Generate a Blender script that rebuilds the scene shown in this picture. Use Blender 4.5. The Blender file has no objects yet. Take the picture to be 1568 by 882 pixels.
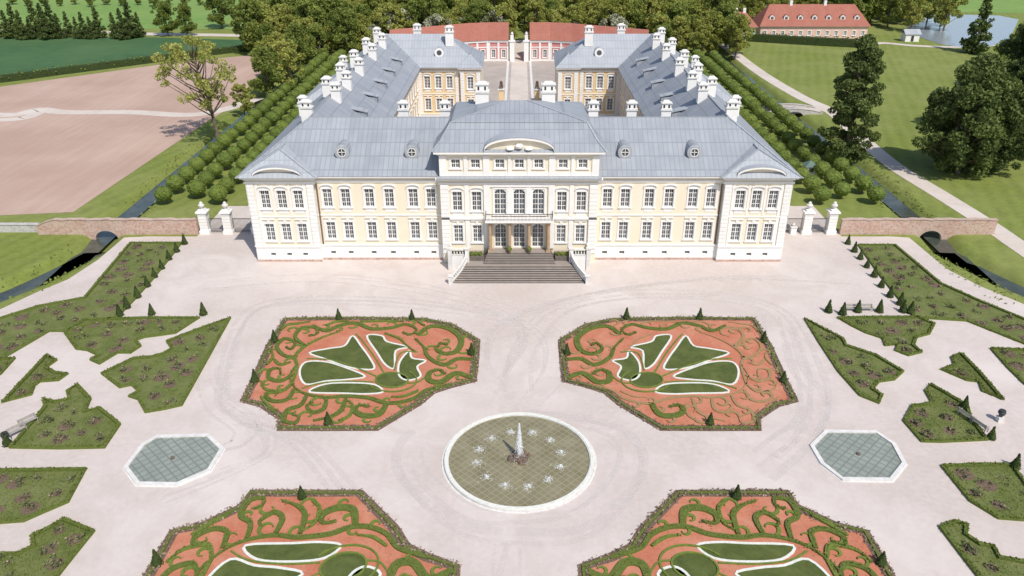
import bpy, bmesh, math, random
import numpy as np
from mathutils import Vector, Matrix
random.seed(7)
R_=math.radians
HC=50.0; TH=R_(27); FP=1200.0; CX=795.0
sT,cT=math.sin(TH),math.cos(TH)
def G(px,py,z=0.0):
    "survey: ground coordinates (metres) of a point measured on the photograph"
    t=(py-441)/FP; h=HC-z; dep=h/(sT+t*cT)
    return ((px-CX)*dep/FP, h*(cT-t*sT)/(sT+t*cT))
def GL(l): return [G(*p) for p in l]
sc=bpy.context.scene; COL=sc.collection
# ------------------------------------------------------------------ materials
def newmat(name):
    m=bpy.data.materials.new(name); m.use_nodes=True
    nt=m.node_tree; nt.nodes.clear()
    o=nt.nodes.new('ShaderNodeOutputMaterial'); b=nt.nodes.new('ShaderNodeBsdfPrincipled')
    nt.links.new(b.outputs[0],o.inputs[0]); return m,nt,b,o
def N(nt,t,**k):
    n=nt.nodes.new(t)
    for a,v in k.items(): setattr(n,a,v)
    return n
def mathn(nt,op,a,b=None,clamp=False):
    n=N(nt,'ShaderNodeMath',operation=op); n.use_clamp=clamp
    for i,x in enumerate((a,b)):
        if x is None: continue
        if isinstance(x,(int,float)): n.inputs[i].default_value=x
        else: nt.links.new(x,n.inputs[i])
    return n.outputs[0]
def mixc(nt,f,a,b,bt='MIX'):
    n=N(nt,'ShaderNodeMix',data_type='RGBA',blend_type=bt)
    for i,x in ((0,f),(6,a),(7,b)):
        if isinstance(x,(int,float)): n.inputs[i].default_value=x
        elif isinstance(x,tuple): n.inputs[i].default_value=(*x,1)
        else: nt.links.new(x,n.inputs[i])
    return n.outputs[2]
def noise(nt,vec,scale,detail=4,rough=.55,dist=0):
    n=N(nt,'ShaderNodeTexNoise'); n.inputs['Scale'].default_value=scale
    n.inputs['Detail'].default_value=detail; n.inputs['Roughness'].default_value=rough; n.inputs['Distortion'].default_value=dist
    nt.links.new(vec,n.inputs['Vector']); return n.outputs[0]
def contrast(nt,v,lo,hi):
    n=N(nt,'ShaderNodeMapRange'); n.inputs[1].default_value=lo; n.inputs[2].default_value=hi
    nt.links.new(v,n.inputs[0]); return n.outputs[0]
def M(name,c1,c2=None,s1=1.0,s2=None,c3=None,rough=.85,bump=0,spec=.25,metal=0,s3=None,c4=None):
    m,nt,b,o=newmat(name)
    pos=N(nt,'ShaderNodeNewGeometry').outputs['Position']
    if c2 is None: c2=tuple(x*.85 for x in c1)
    f=contrast(nt,noise(nt,pos,s1),.32,.68)
    c=mixc(nt,f,c1,c2)
    if s2:
        f2=contrast(nt,noise(nt,pos,s2,4,.6,.6),.38,.66)
        c=mixc(nt,mathn(nt,'MULTIPLY',f2,.8),c,c3 or c1)
    if s3:
        f3=contrast(nt,noise(nt,pos,s3,6,.65,1.2),.45,.68)
        c=mixc(nt,mathn(nt,'MULTIPLY',f3,.7),c,c4)
    nt.links.new(c,b.inputs['Base Color'])
    b.inputs['Roughness'].default_value=rough; b.inputs['Specular IOR Level'].default_value=spec
    b.inputs['Metallic'].default_value=metal
    if bump:
        bn=N(nt,'ShaderNodeBump'); bn.inputs['Strength'].default_value=bump; bn.inputs['Distance'].default_value=.1
        nt.links.new(noise(nt,pos,s1*2),bn.inputs['Height']); nt.links.new(bn.outputs[0],b.inputs['Normal'])
    return m
def facing_coord(nt):
    g=N(nt,'ShaderNodeNewGeometry'); sp=N(nt,'ShaderNodeSeparateXYZ'); nt.links.new(g.outputs['Position'],sp.inputs[0])
    sn=N(nt,'ShaderNodeSeparateXYZ'); nt.links.new(g.outputs['True Normal'],sn.inputs[0])
    ax=mathn(nt,'ABSOLUTE',sn.outputs[0]); ay=mathn(nt,'ABSOLUTE',sn.outputs[1])
    k=mathn(nt,'GREATER_THAN',ax,ay)
    d=mathn(nt,'SUBTRACT',sp.outputs[1],sp.outputs[0])
    return mathn(nt,'ADD',sp.outputs[0],mathn(nt,'MULTIPLY',d,k)), sp.outputs[2], g.outputs['Position']
def roofmat(name,c1,c2,seam,sw=.7,row=1.4,rough=.7):
    m,nt,b,o=newmat(name)
    s,z,pos=facing_coord(nt)
    u=mathn(nt,'DIVIDE',s,sw); v=mathn(nt,'DIVIDE',z,row)
    fu=mathn(nt,'FRACT',u); fv=mathn(nt,'FRACT',v)
    cb=N(nt,'ShaderNodeCombineXYZ'); nt.links.new(mathn(nt,'FLOOR',u),cb.inputs[0]); nt.links.new(mathn(nt,'FLOOR',v),cb.inputs[1])
    wn=N(nt,'ShaderNodeTexWhiteNoise'); nt.links.new(cb.outputs[0],wn.inputs[0])
    cc=N(nt,'ShaderNodeCombineXYZ'); nt.links.new(mathn(nt,'FLOOR',mathn(nt,'DIVIDE',s,sw*4)),cc.inputs[0]); wn2=N(nt,'ShaderNodeTexWhiteNoise'); nt.links.new(cc.outputs[0],wn2.inputs[0])
    f=mathn(nt,'ADD',mathn(nt,'MULTIPLY',wn.outputs[0],.35),mathn(nt,'MULTIPLY',contrast(nt,noise(nt,pos,.35,6),.35,.65),.45))
    f=mathn(nt,'ADD',f,mathn(nt,'MULTIPLY',wn2.outputs[0],.25),True)
    c=mixc(nt,f,c1,c2)
    l=mathn(nt,'MAXIMUM',mathn(nt,'LESS_THAN',fu,.13),mathn(nt,'LESS_THAN',fv,.07))
    c=mixc(nt,mathn(nt,'MULTIPLY',l,.6),c,seam)
    nt.links.new(c,b.inputs['Base Color']); b.inputs['Roughness'].default_value=rough; b.inputs['Specular IOR Level'].default_value=.3
    bn=N(nt,'ShaderNodeBump'); bn.inputs['Strength'].default_value=.4; bn.inputs['Distance'].default_value=.05
    nt.links.new(l,bn.inputs['Height']); nt.links.new(bn.outputs[0],b.inputs['Normal'])
    return m
def brickmat(name,c1,c2,mortar,sc_=1.0):
    m,nt,b,o=newmat(name); s,z,pos=facing_coord(nt)
    cb=N(nt,'ShaderNodeCombineXYZ'); nt.links.new(s,cb.inputs[0]); nt.links.new(z,cb.inputs[1])
    t=N(nt,'ShaderNodeTexBrick'); nt.links.new(cb.outputs[0],t.inputs['Vector'])
    t.inputs['Color1'].default_value=(*c1,1); t.inputs['Color2'].default_value=(*c2,1); t.inputs['Mortar'].default_value=(*mortar,1)
    t.inputs['Scale'].default_value=sc_; t.inputs['Mortar Size'].default_value=.03
    f=contrast(nt,noise(nt,pos,.9,6,.7),.42,.6)
    c=mixc(nt,mathn(nt,'MULTIPLY',f,.6),t.outputs[0],mortar)
    f=contrast(nt,noise(nt,pos,2.5,3,.7),.5,.62)
    c=mixc(nt,mathn(nt,'MULTIPLY',f,.5),c,tuple(x*.5 for x in c1))
    nt.links.new(c,b.inputs['Base Color']); b.inputs['Roughness'].default_value=.9; return m
def leafmat(name,dark,light,tr=.3):
    m,nt,b,o=newmat(name)
    a=N(nt,'ShaderNodeAttribute',attribute_name='shade'); oi=N(nt,'ShaderNodeObjectInfo')
    f=mathn(nt,'ADD',mathn(nt,'MULTIPLY',a.outputs['Fac'],.75),mathn(nt,'MULTIPLY',oi.outputs['Random'],.35),True)
    c=mixc(nt,f,dark,light)
    nt.links.new(c,b.inputs['Base Color']); b.inputs['Roughness'].default_value=.7; b.inputs['Specular IOR Level'].default_value=.2
    t=N(nt,'ShaderNodeBsdfTranslucent'); nt.links.new(c,t.inputs[0])
    mx=N(nt,'ShaderNodeMixShader'); mx.inputs[0].default_value=tr
    nt.links.new(b.outputs[0],mx.inputs[1]); nt.links.new(t.outputs[0],mx.inputs[2]); nt.links.new(mx.outputs[0],o.inputs[0])
    return m
GRAVEL=M('gravel',(.585,.51,.465),(.51,.44,.40),1.8,.06,(.65,.585,.54),bump=.12,s3=.16,c4=(.51,.435,.39))
TERRA=M('terracotta_gravel',(.50,.18,.105),(.42,.14,.08),3,.3,(.55,.25,.16),bump=.2)
def grassmat():
    m,nt,b,o=newmat('grass'); g=N(nt,'ShaderNodeNewGeometry'); pos=g.outputs['Position']
    c=mixc(nt,contrast(nt,noise(nt,pos,1.1),.32,.68),(.20,.24,.052),(.135,.175,.035))
    c=mixc(nt,mathn(nt,'MULTIPLY',contrast(nt,noise(nt,pos,.05,5,.6,.8),.38,.66),.8),c,(.25,.265,.09))
    c=mixc(nt,mathn(nt,'MULTIPLY',contrast(nt,noise(nt,pos,.25,6,.7,1.5),.45,.68),.7),c,(.14,.165,.045))
    mp=N(nt,'ShaderNodeMapping'); mp.inputs['Rotation'].default_value[2]=R_(18); nt.links.new(pos,mp.inputs[0])
    w=N(nt,'ShaderNodeTexWave'); w.inputs['Scale'].default_value=.11; w.inputs['Distortion'].default_value=2.5; w.inputs['Detail'].default_value=3; w.inputs['Detail Scale'].default_value=.4; nt.links.new(mp.outputs[0],w.inputs[0])
    c=mixc(nt,mathn(nt,'MULTIPLY',w.outputs[1],.28),c,(.25,.29,.075))
    nt.links.new(c,b.inputs['Base Color']); b.inputs['Roughness'].default_value=.9; b.inputs['Specular IOR Level'].default_value=.15
    bn=N(nt,'ShaderNodeBump'); bn.inputs['Strength'].default_value=.4; bn.inputs['Distance'].default_value=.12
    nt.links.new(noise(nt,pos,2.5),bn.inputs['Height']); nt.links.new(bn.outputs[0],b.inputs['Normal']); return m
GRASS=grassmat()
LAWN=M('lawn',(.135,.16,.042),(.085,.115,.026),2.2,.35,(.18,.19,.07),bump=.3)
LAWN2=M('dark_leaf_lawn',(.085,.11,.028),(.06,.08,.018),2.2,.5,(.12,.14,.04),bump=.3)  # darker lawn inside the parterre leaf shapes and oval
FGREEN=M('crop_green',(.06,.13,.045),(.04,.10,.04),.25,.03,(.08,.15,.055))
FBRIGHT=M('crop_bright',(.19,.30,.075),(.14,.25,.055),.2,.02,(.22,.31,.085))
def field():
    m,nt,b,o=newmat('ploughed_soil')
    pos=N(nt,'ShaderNodeNewGeometry').outputs['Position']
    mp=N(nt,'ShaderNodeMapping'); mp.inputs['Rotation'].default_value[2]=R_(-28); mp.inputs['Scale'].default_value=(1,.06,1); nt.links.new(pos,mp.inputs[0])
    f=contrast(nt,noise(nt,pos,.05,6),.35,.65)
    c=mixc(nt,f,(.41,.275,.215),(.51,.36,.29)); c=mixc(nt,mathn(nt,'MULTIPLY',contrast(nt,noise(nt,mp.outputs[0],.8,5),.35,.7),.4),c,(.35,.22,.165))
    c=mixc(nt,mathn(nt,'MULTIPLY',noise(nt,pos,1.5),.3),c,(.5,.37,.3))
    nt.links.new(c,b.inputs['Base Color']); b.inputs['Roughness'].default_value=.95; return m
FIELD=field()
PATH=M('dirt_path',(.60,.52,.45),(.50,.43,.37),.8,.1,(.64,.57,.51))
COBBLE=M('cobbles',(.42,.36,.32),(.34,.29,.25),1.5,.15,(.47,.41,.36),bump=.3)
YEL=M('cream_plaster',(.78,.69,.53),(.73,.64,.48),.5,.12,(.80,.72,.58),s3=.9,c4=(.74,.66,.52))
YEL2=M('ochre_plaster',(.70,.52,.29),(.62,.45,.24),.5,.12,(.73,.58,.35))
WHT=M('white_plaster',(.80,.775,.74),(.73,.705,.67),.8,.2,(.82,.80,.77))
STONE=M('pale_stone',(.72,.70,.67),(.58,.56,.53),2)
STEP=M('step_riser_stone_shaded',(.17,.145,.125),(.12,.105,.09),1.5)  # step stone darkened: nosing shadow put into the riser colour
TREAD=M('step_tread_stone_lit',(.36,.31,.275),(.26,.225,.20),1.2,.4,(.30,.26,.23))  # lighter copy of the step stone for the tops, against the shadow-dark risers
BROWN=M('sandstone_column',(.46,.33,.21),(.36,.25,.15),2)
DARK=M('dark_iron',(.05,.05,.055),rough=.5)
BRONZE=M('weathered_stone_brown',(.19,.14,.115),(.12,.09,.07),4)
GLASS=M('window_glass',(.05,.06,.07),(.12,.13,.14),.6,rough=.08,spec=.6)
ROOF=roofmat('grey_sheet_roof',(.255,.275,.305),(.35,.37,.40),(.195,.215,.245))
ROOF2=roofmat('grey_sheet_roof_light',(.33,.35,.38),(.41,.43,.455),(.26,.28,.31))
RED=roofmat('red_tile_roof',(.40,.16,.115),(.33,.12,.085),(.25,.085,.06),.5,.45,.8)
PINK=M('pink_plaster',(.60,.26,.24),(.54,.22,.2),.8)
PINK2=M('pale_pink_plaster',(.72,.5,.42),(.66,.45,.37),.8)
TEAL=M('teal_plaster',(.38,.52,.47),(.33,.46,.41),.8)
BRICK=brickmat('old_brick',(.40,.21,.155),(.50,.31,.24),(.57,.46,.39),1.6)
GREYWALL=brickmat('pale_stone_wall',(.5,.48,.45),(.42,.39,.36),(.55,.52,.5),1.2)
BARK=M('bark',(.20,.155,.115),(.12,.095,.07),3)
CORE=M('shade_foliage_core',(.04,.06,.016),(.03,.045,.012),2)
SOIL=M('soil',(.19,.13,.095),(.13,.09,.065),3)
L_BOX=leafmat('clipped_leaves',(.075,.115,.022),(.21,.27,.055),.2)
L_HEDGE=leafmat('box_hedge_leaves',(.06,.085,.018),(.17,.20,.045),.15)
L_CONE=leafmat('yew_leaves',(.03,.05,.015),(.085,.12,.03),.1)
L_SPRING=leafmat('spring_leaves',(.22,.25,.045),(.50,.50,.14),.42)
L_MID=leafmat('tree_leaves',(.11,.155,.03),(.31,.36,.085),.38)
L_DARK=leafmat('dark_tree_leaves',(.055,.085,.025),(.165,.21,.06),.3)
L_BLOSSOM=leafmat('blossom_leaves',(.3,.31,.17),(.58,.58,.44),.35)
L_ROSE=leafmat('rose_bush_leaves',(.06,.09,.035),(.25,.24,.12),.2)
L_FLOWER=leafmat('border_flowers',(.12,.10,.055),(.46,.34,.27),.2)
HEDGE=M('box_hedge',(.095,.13,.026),(.13,.16,.033),3,bump=.4)
HEDGE2=M('box_hedge_bright',(.17,.215,.04),(.115,.155,.03),3,bump=.4)
TANH=M('budding_edging',(.36,.22,.12),(.27,.19,.08),4,bump=.4)
WLINE=M('white_chippings',(.75,.75,.69),(.6,.6,.53),5)
def trackmat():
    m,nt,b,o=newmat('worn_gravel'); pos=N(nt,'ShaderNodeNewGeometry').outputs['Position']
    b.inputs['Base Color'].default_value=(.72,.66,.62,1); b.inputs['Roughness'].default_value=.9
    tr=N(nt,'ShaderNodeBsdfTransparent'); mx=N(nt,'ShaderNodeMixShader')
    nt.links.new(mathn(nt,'MULTIPLY',contrast(nt,noise(nt,pos,.35,5,.7),.36,.65),.6),mx.inputs[0])
    nt.links.new(tr.outputs[0],mx.inputs[1]); nt.links.new(b.outputs[0],mx.inputs[2]); nt.links.new(mx.outputs[0],o.inputs[0]); return m
TRACK=trackmat()
def water(name,c1,c2,grid=None,gc=(.2,.2,.15),rough=.08,rot=45,gs=.55,gw=.16):
    m,nt,b,o=newmat(name); pos=N(nt,'ShaderNodeNewGeometry').outputs['Position']
    c=mixc(nt,contrast(nt,noise(nt,pos,.5,5),.35,.65),c1,c2)
    if grid:
        mp=N(nt,'ShaderNodeMapping'); mp.inputs['Rotation'].default_value[2]=R_(rot); mp.inputs['Scale'].default_value=(1/grid,)*3
        nt.links.new(pos,mp.inputs[0]); sp=N(nt,'ShaderNodeSeparateXYZ'); nt.links.new(mp.outputs[0],sp.inputs[0])
        l=mathn(nt,'MAXIMUM',mathn(nt,'LESS_THAN',mathn(nt,'FRACT',sp.outputs[0]),gw),mathn(nt,'LESS_THAN',mathn(nt,'FRACT',sp.outputs[1]),gw))
        c=mixc(nt,mathn(nt,'MULTIPLY',l,gs),c,gc)
    nt.links.new(c,b.inputs['Base Color']); b.inputs['Roughness'].default_value=rough
    bn=N(nt,'ShaderNodeBump'); bn.inputs['Strength'].default_value=.25; bn.inputs['Distance'].default_value=.03
    nt.links.new(noise(nt,pos,3),bn.inputs['Height']); nt.links.new(bn.outputs[0],b.inputs['Normal']); return m
W_FOUNT=water('fountain_water',(.195,.17,.09),(.265,.235,.14),.62,(.36,.335,.25),gs=.45)
W_POOL=water('pool_water',(.25,.27,.23),(.32,.34,.29),.75,(.15,.185,.165),gs=.7,gw=.2)
W_CANAL=water('canal_water',(.045,.055,.045),(.08,.09,.07),rough=.18)
W_POND=water('pond_water',(.26,.30,.35),(.30,.34,.38),rough=.15)
def foam(name,k):
    m,nt,b,o=newmat(name); b.inputs['Base Color'].default_value=(.85,.87,.87,1); b.inputs['Roughness'].default_value=.5
    tr=N(nt,'ShaderNodeBsdfTransparent'); mx=N(nt,'ShaderNodeMixShader'); mx.inputs[0].default_value=k
    nt.links.new(tr.outputs[0],mx.inputs[1]); nt.links.new(b.outputs[0],mx.inputs[2]); nt.links.new(mx.outputs[0],o.inputs[0]); return m
FOAM=foam('water_spray',.75); MIST=foam('water_mist',.45)
# ------------------------------------------------------------------ mesh builder
def empty(name,loc=(0,0,0)):
    e=bpy.data.objects.new(name,None); e.location=loc; COL.objects.link(e); return e
def addobj(name,me,parent=None,loc=(0,0,0),rz=0,s=1):
    o=bpy.data.objects.new(name,me); COL.objects.link(o); o.location=loc; o.rotation_euler[2]=rz
    o.scale=(s,s,s) if isinstance(s,(int,float)) else s
    if parent: o.parent=parent
    return o
class MB:
    def __init__(s): s.v=[];s.f=[];s.mi=[];s.mats=[]
    def m(s,mat):
        if mat not in s.mats: s.mats.append(mat)
        return s.mats.index(mat)
    def face(s,pts,mat):
        n=len(s.v); s.v+=[tuple(p) for p in pts]; s.f.append(tuple(range(n,n+len(pts)))); s.mi.append(s.m(mat))
    def hexa(s,p,mat,top=None):
        n=len(s.v); s.v+=[tuple(q) for q in p]; k=s.m(mat); kt=s.m(top) if top else k
        for i_,f in enumerate(((3,2,1,0),(4,5,6,7),(0,1,5,4),(1,2,6,5),(2,3,7,6),(3,0,4,7))):
            s.f.append(tuple(n+i for i in f)); s.mi.append(kt if i_==1 else k)
    def box(s,x0,x1,y0,y1,z0,z1,mat,top=None):
        s.hexa([(x0,y0,z0),(x1,y0,z0),(x1,y1,z0),(x0,y1,z0),(x0,y0,z1),(x1,y0,z1),(x1,y1,z1),(x0,y1,z1)],mat,top)
    def lathe(s,cx,cy,prof,mat,seg=10):
        n=len(s.v);k=s.m(mat)
        for r,z in prof:
            for i in range(seg):
                a=2*math.pi*i/seg; s.v.append((cx+r*math.cos(a),cy+r*math.sin(a),z))
        for j in range(len(prof)-1):
            for i in range(seg):
                s.f.append((n+j*seg+i,n+j*seg+(i+1)%seg,n+(j+1)*seg+(i+1)%seg,n+(j+1)*seg+i)); s.mi.append(k)
        s.f.append(tuple(n+(len(prof)-1)*seg+i for i in range(seg))); s.mi.append(k)
    def obj(s,name,parent=None,smooth=False,tri=False,loc=(0,0,0)):
        me=bpy.data.meshes.new(name); me.from_pydata(s.v,[],s.f)
        for m in s.mats: me.materials.append(m)
        me.polygons.foreach_set('material_index',s.mi)
        if tri:
            b=bmesh.new(); b.from_mesh(me); bmesh.ops.triangulate(b,faces=[f for f in b.faces if len(f.verts)>4]); b.to_mesh(me); b.free()
        if smooth: me.polygons.foreach_set('use_smooth',[True]*len(me.polygons))
        me.update(); return addobj(name,me,parent,loc)
class Fr:
    def __init__(s,o,d,n): s.o=o;s.d=d;s.n=n
    def p(s,u,w,z): return (s.o[0]+s.d[0]*u+s.n[0]*w, s.o[1]+s.d[1]*u+s.n[1]*w, z)
def fbox(mb,fr,u0,u1,w0,w1,z0,z1,mat):
    mb.hexa([fr.p(u0,w1,z0),fr.p(u1,w1,z0),fr.p(u1,w0,z0),fr.p(u0,w0,z0),fr.p(u0,w1,z1),fr.p(u1,w1,z1),fr.p(u1,w0,z1),fr.p(u0,w0,z1)],mat)
def arcband(mb,fr,uc,z,hw,rise,th,w0,w1,mat,n=8,fill=None,fw=None):
    pts=[]
    for i in range(n+1):
        a=math.pi*i/n; x=-hw*math.cos(a); pts.append((uc+x,z+rise*math.sin(a)**.9))
    for (a,za),(b,zb) in zip(pts,pts[1:]):
        mb.hexa([fr.p(a,w1,za),fr.p(b,w1,zb),fr.p(b,w0,zb),fr.p(a,w0,za),fr.p(a,w1,za+th),fr.p(b,w1,zb+th),fr.p(b,w0,zb+th),fr.p(a,w0,za+th)],mat)
        if fill: mb.face([fr.p(a,fw,z-.02),fr.p(b,fw,z-.02),fr.p(b,fw,zb+.01),fr.p(a,fw,za+.01)],fill)
def wall(mb,fr,u0,u1,z0,z1,ops,mat,dep=.28):
    us=sorted({u0,u1,*[o[0]-o[2]/2 for o in ops],*[o[0]+o[2]/2 for o in ops]})
    zs=sorted({z0,z1,*[o[1] for o in ops],*[o[1]+o[3] for o in ops]})
    for a,b in zip(us,us[1:]):
        for c,d in zip(zs,zs[1:]):
            um,zm=(a+b)/2,(c+d)/2
            if any(abs(um-o[0])<o[2]/2 and o[1]<zm<o[1]+o[3] for o in ops): continue
            mb.face([fr.p(a,0,c),fr.p(b,0,c),fr.p(b,0,d),fr.p(a,0,d)],mat)
    for (uc,zb,w,h,*st) in ops:
        st=st[0] if st else {}
        a,b,c,d=uc-w/2,uc+w/2,zb,zb+h
        for q in (((a,c),(a,d)),((b,c),(b,d)),((a,c),(b,c)),((a,d),(b,d))):
            (p0,q0),(p1,q1)=q
            mb.face([fr.p(p0,0,q0),fr.p(p1,0,q1),fr.p(p1,-dep,q1),fr.p(p0,-dep,q0)],WHT)
        mb.face([fr.p(a,-dep,c),fr.p(b,-dep,c),fr.p(b,-dep,d),fr.p(a,-dep,d)],GLASS)
        if st.get('plain'): continue
        t=.10; w0,w1=-dep+.01,-dep+.09
        fbox(mb,fr,a,a+t,w0,w1,c,d,WHT); fbox(mb,fr,b-t,b,w0,w1,c,d,WHT)
        fbox(mb,fr,a+t,b-t,w0,w1,c,c+t,WHT); fbox(mb,fr,a+t,b-t,w0,w1,d-t,d,WHT)
        fbox(mb,fr,uc-.06,uc+.06,w0,w1,c+t,d-t,WHT)
        nr=st.get('rows',4)
        for i in range(1,nr):
            z=c+h*i/nr; fbox(mb,fr,a+t,b-t,w0-.003,w1-.02,z-.035,z+.035,WHT)
        for q_ in (a+w*.27,b-w*.27): fbox(mb,fr,q_-.018,q_+.018,w0-.006,w1-.03,c+t,d-t,WHT)
        s=.22
        if not st.get('nosur'):
            fbox(mb,fr,a-s,a,0,.09,c,d,WHT); fbox(mb,fr,b,b+s,0,.09,c,d,WHT); fbox(mb,fr,a-s,b+s,0,.11,d,d+s,WHT)
            fbox(mb,fr,a-s-.08,b+s+.08,0,.2,c-.16,c,WHT)
        if st.get('arch'):
            n=6
            for sg in (-1,1):
                pr=[fr.p(uc+sg*w/2,-.02,d)]
                for i in range(n+1):
                    an=math.pi/2*i/n; pr.append(fr.p(uc+sg*w/2*math.cos(an),-.02,d-w/2+w/2*math.sin(an)))
                mb.face(pr,WHT)
        hd=st.get('hood')
        if hd=='arc': arcband(mb,fr,uc,d+s+.02,w/2+.28,.42,.14,0,.28,WHT,6,WHT,.06)
        if hd=='key':
            fbox(mb,fr,uc-.2,uc+.2,0,.16,d+s,d+s+.42,WHT); fbox(mb,fr,a-s,b+s,0,.2,d+s+.42,d+s+.54,WHT)
        if st.get('apron'): fbox(mb,fr,a,b,0,.05,c-.75,c-.2,WHT)
def pilaster(mb,fr,u0,u1,z0,z1,w=.14,rust=True):
    if rust:
        n=max(1,round((z1-z0)/.62)); h=(z1-z0)/n
        for i in range(n):
            fbox(mb,fr,u0,u1,0,w,z0+i*h,z0+(i+1)*h-.07,WHT); fbox(mb,fr,u0+.05,u1-.05,0,w-.06,z0+(i+1)*h-.07,z0+(i+1)*h,WHT)
    else: fbox(mb,fr,u0,u1,0,w,z0,z1,WHT)
def band(mb,fr,u0,u1,z0,z1,w,mat=None): fbox(mb,fr,u0,u1,0,w,z0,z1,mat or WHT)
def cornice(mb,fr,u0,u1,z,e=0):
    fbox(mb,fr,u0-e*.3,u1+e*.3,0,.18,z-1.05,z-.75,WHT)
    fbox(mb,fr,u0-e*.3,u1+e*.3,0,.35,z-.45,z-.2,WHT); fbox(mb,fr,u0-e*.6,u1+e*.6,0,.7,z-.2,z,WHT)
# ------------------------------------------------------------------ palace
palace=empty('palace',(0,0,0))
mb=MB()
ZE=13.35
def facade(fr,u0,u1,wins,yel,up=True,hood='arc'):
    ops=[]
    for u in wins:
        ops+= [(u,.98,.75,.45,{'plain':1}),(u,3.35,1.35,2.75,{'hood':'key'}),(u,8.45,1.35,2.8,{'hood':hood,'apron':1})]
    wall(mb,fr,u0,u1,0,ZE-.02,ops,yel)
    es=[u0]+sum([[u-.37,u+.37] for u in sorted(wins)],[])+[u1]
    for a,b in zip(es[::2],es[1::2]): fbox(mb,fr,a,b,0,.12,.35,2.35,WHT)
    for u in wins:
        fbox(mb,fr,u-.37,u+.37,0,.12,1.43,2.35,WHT); fbox(mb,fr,u-.37,u+.37,0,.12,.35,.98,WHT)
    fbox(mb,fr,u0,u1,0,.16,0,.35,BRICK); fbox(mb,fr,u0,u1,0,.24,2.35,2.55,WHT)
    band(mb,fr,u0,u1,7.12,7.32,.12)
for sg in (-1,1):
    fr=Fr((0,107.7),(sg,0),(0,-1))
    facade(fr,11.3,29.6,[12.85,15.45,18.95,21.85,25.3,27.95],YEL); cornice(mb,fr,11.3,29.6,ZE)
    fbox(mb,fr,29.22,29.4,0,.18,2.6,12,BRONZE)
    fp=Fr((0,107.0),(sg,0),(0,-1))
    facade(fp,29.6,39.2,[32.0,34.4,36.8],YEL); cornice(mb,fp,29.6,39.2,ZE,1)
    pilaster(mb,fp,29.6,30.6,2.55,12.3); pilaster(mb,fp,38.2,39.2,2.55,12.3)
    pilaster(mb,fp,30.75,31.15,2.55,12.3,.08,False); pilaster(mb,fp,37.65,38.05,2.55,12.3,.08,False)
    for q in (33.2,35.6): pilaster(mb,fp,q-.14,q+.14,7.4,12.2,.06,False)
    mb.face([fp.p(29.6,0,0),fp.p(29.6,-.8,0),fp.p(29.6,-.8,ZE),fp.p(29.6,0,ZE)],WHT)
    arcband(mb,fp,34.4,ZE+.02,3.5,1.35,.3,.15,.85,WHT,12,YEL,.3)
    fo=Fr((sg*39.2,107.0),(0,1),(sg,0)); facade(fo,0,93.5,[2.5+i*4.02 for i in range(23)],YEL); cornice(mb,fo,0,93.5,ZE)
    pilaster(mb,fo,0,1,2.55,12.3)
    fi=Fr((sg*23.5,125),(0,1),(-sg,0)); facade(fi,0,59.2,[2.5+i*3.9 for i in range(15)],YEL2); cornice(mb,fi,0,59.2,ZE)
    fb=Fr((0,184.2),(sg,0),(0,-1)); facade(fb,13.6,23.5,[21.4,18.8,16.2],YEL2); cornice(mb,fb,13.6,23.5,ZE)
    fb2=Fr((0,183.4),(sg,0),(0,-1)); facade(fb2,9.0,13.6,[11.3],YEL2); cornice(mb,fb2,9,13.6,ZE,1)
    pilaster(mb,fb2,9,9.9,2.55,12.3); pilaster(mb,fb2,12.7,13.6,2.55,12.3); pilaster(mb,fb,22.6,23.5,2.55,12.3); pilaster(mb,fb,14.1,14.9,2.55,12.3)
    mb.face([(sg*9,183.4,0),(sg*9,200.5,0),(sg*9,200.5,ZE),(sg*9,183.4,ZE)],YEL)
    mb.face([(sg*9,200.5,0),(sg*39.2,200.5,0),(sg*39.2,200.5,ZE),(sg*9,200.5,ZE)],YEL)
    mb.face([(sg*13.6,183.4,0),(sg*13.6,184.2,0),(sg*13.6,184.2,ZE),(sg*13.6,183.4,ZE)],YEL2)
    mb.box(sg*39.2,sg*41.4,148,166,.2,ZE-.05,YEL)
fm=Fr((0,124.8),(1,0),(0,1)); facade(fm,-23.5,23.5,[-21+3.8*i for i in range(12)],YEL2); cornice(mb,fm,-22.5,22.5,ZE)
fc=Fr((0,106.5),(1,0),(0,-1))
ops=[]
for u in (-8.95,-6.15,6.15,8.95):
    ops+=[(u,.98,.75,.45,{'plain':1}),(u,3.35,1.35,2.75,{'hood':'key'}),(u,8.3,1.4,2.95,{'hood':'arc','apron':1})]
for u in (-2.75,0,2.75):
    ops+=[(u,2.55,1.75,3.7,{'arch':1,'rows':5,'nosur':1}),(u,7.75,1.75,3.9,{'arch':1,'rows':5})]
wall(mb,fc,-11.3,11.3,0,ZE,ops,YEL)
fbox(mb,fc,-11.3,-7.6,0,.14,1.6,2.4,WHT); fbox(mb,fc,7.6,11.3,0,.14,1.6,2.4,WHT)
band(mb,fc,-11.3,-4.9,7.05,7.45,.3); band(mb,fc,4.9,11.3,7.05,7.45,.3)
for sg in (-1,1):
    f2=Fr((0,106.5),(sg,0),(0,-1))
    pilaster(mb,f2,10.1,11.3,2.45,12.3,.3); pilaster(mb,f2,4.2,5.1,2.45,12.3,.25,False); pilaster(mb,f2,1.05,1.7,7.5,12.3,.12,False); pilaster(mb,f2,1.05,1.7,2.45,7.1,.1,False)
    pilaster(mb,f2,7.25,7.85,7.5,12.3,.12,False); pilaster(mb,f2,7.25,7.85,2.45,7.0,.12,False)
    mb.face([(sg*11.3,106.5,0),(sg*11.3,107.8,0),(sg*11.3,107.8,ZE),(sg*11.3,106.5,ZE)],WHT)
band(mb,fc,-4.2,4.2,12.0,12.3,.2)
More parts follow.
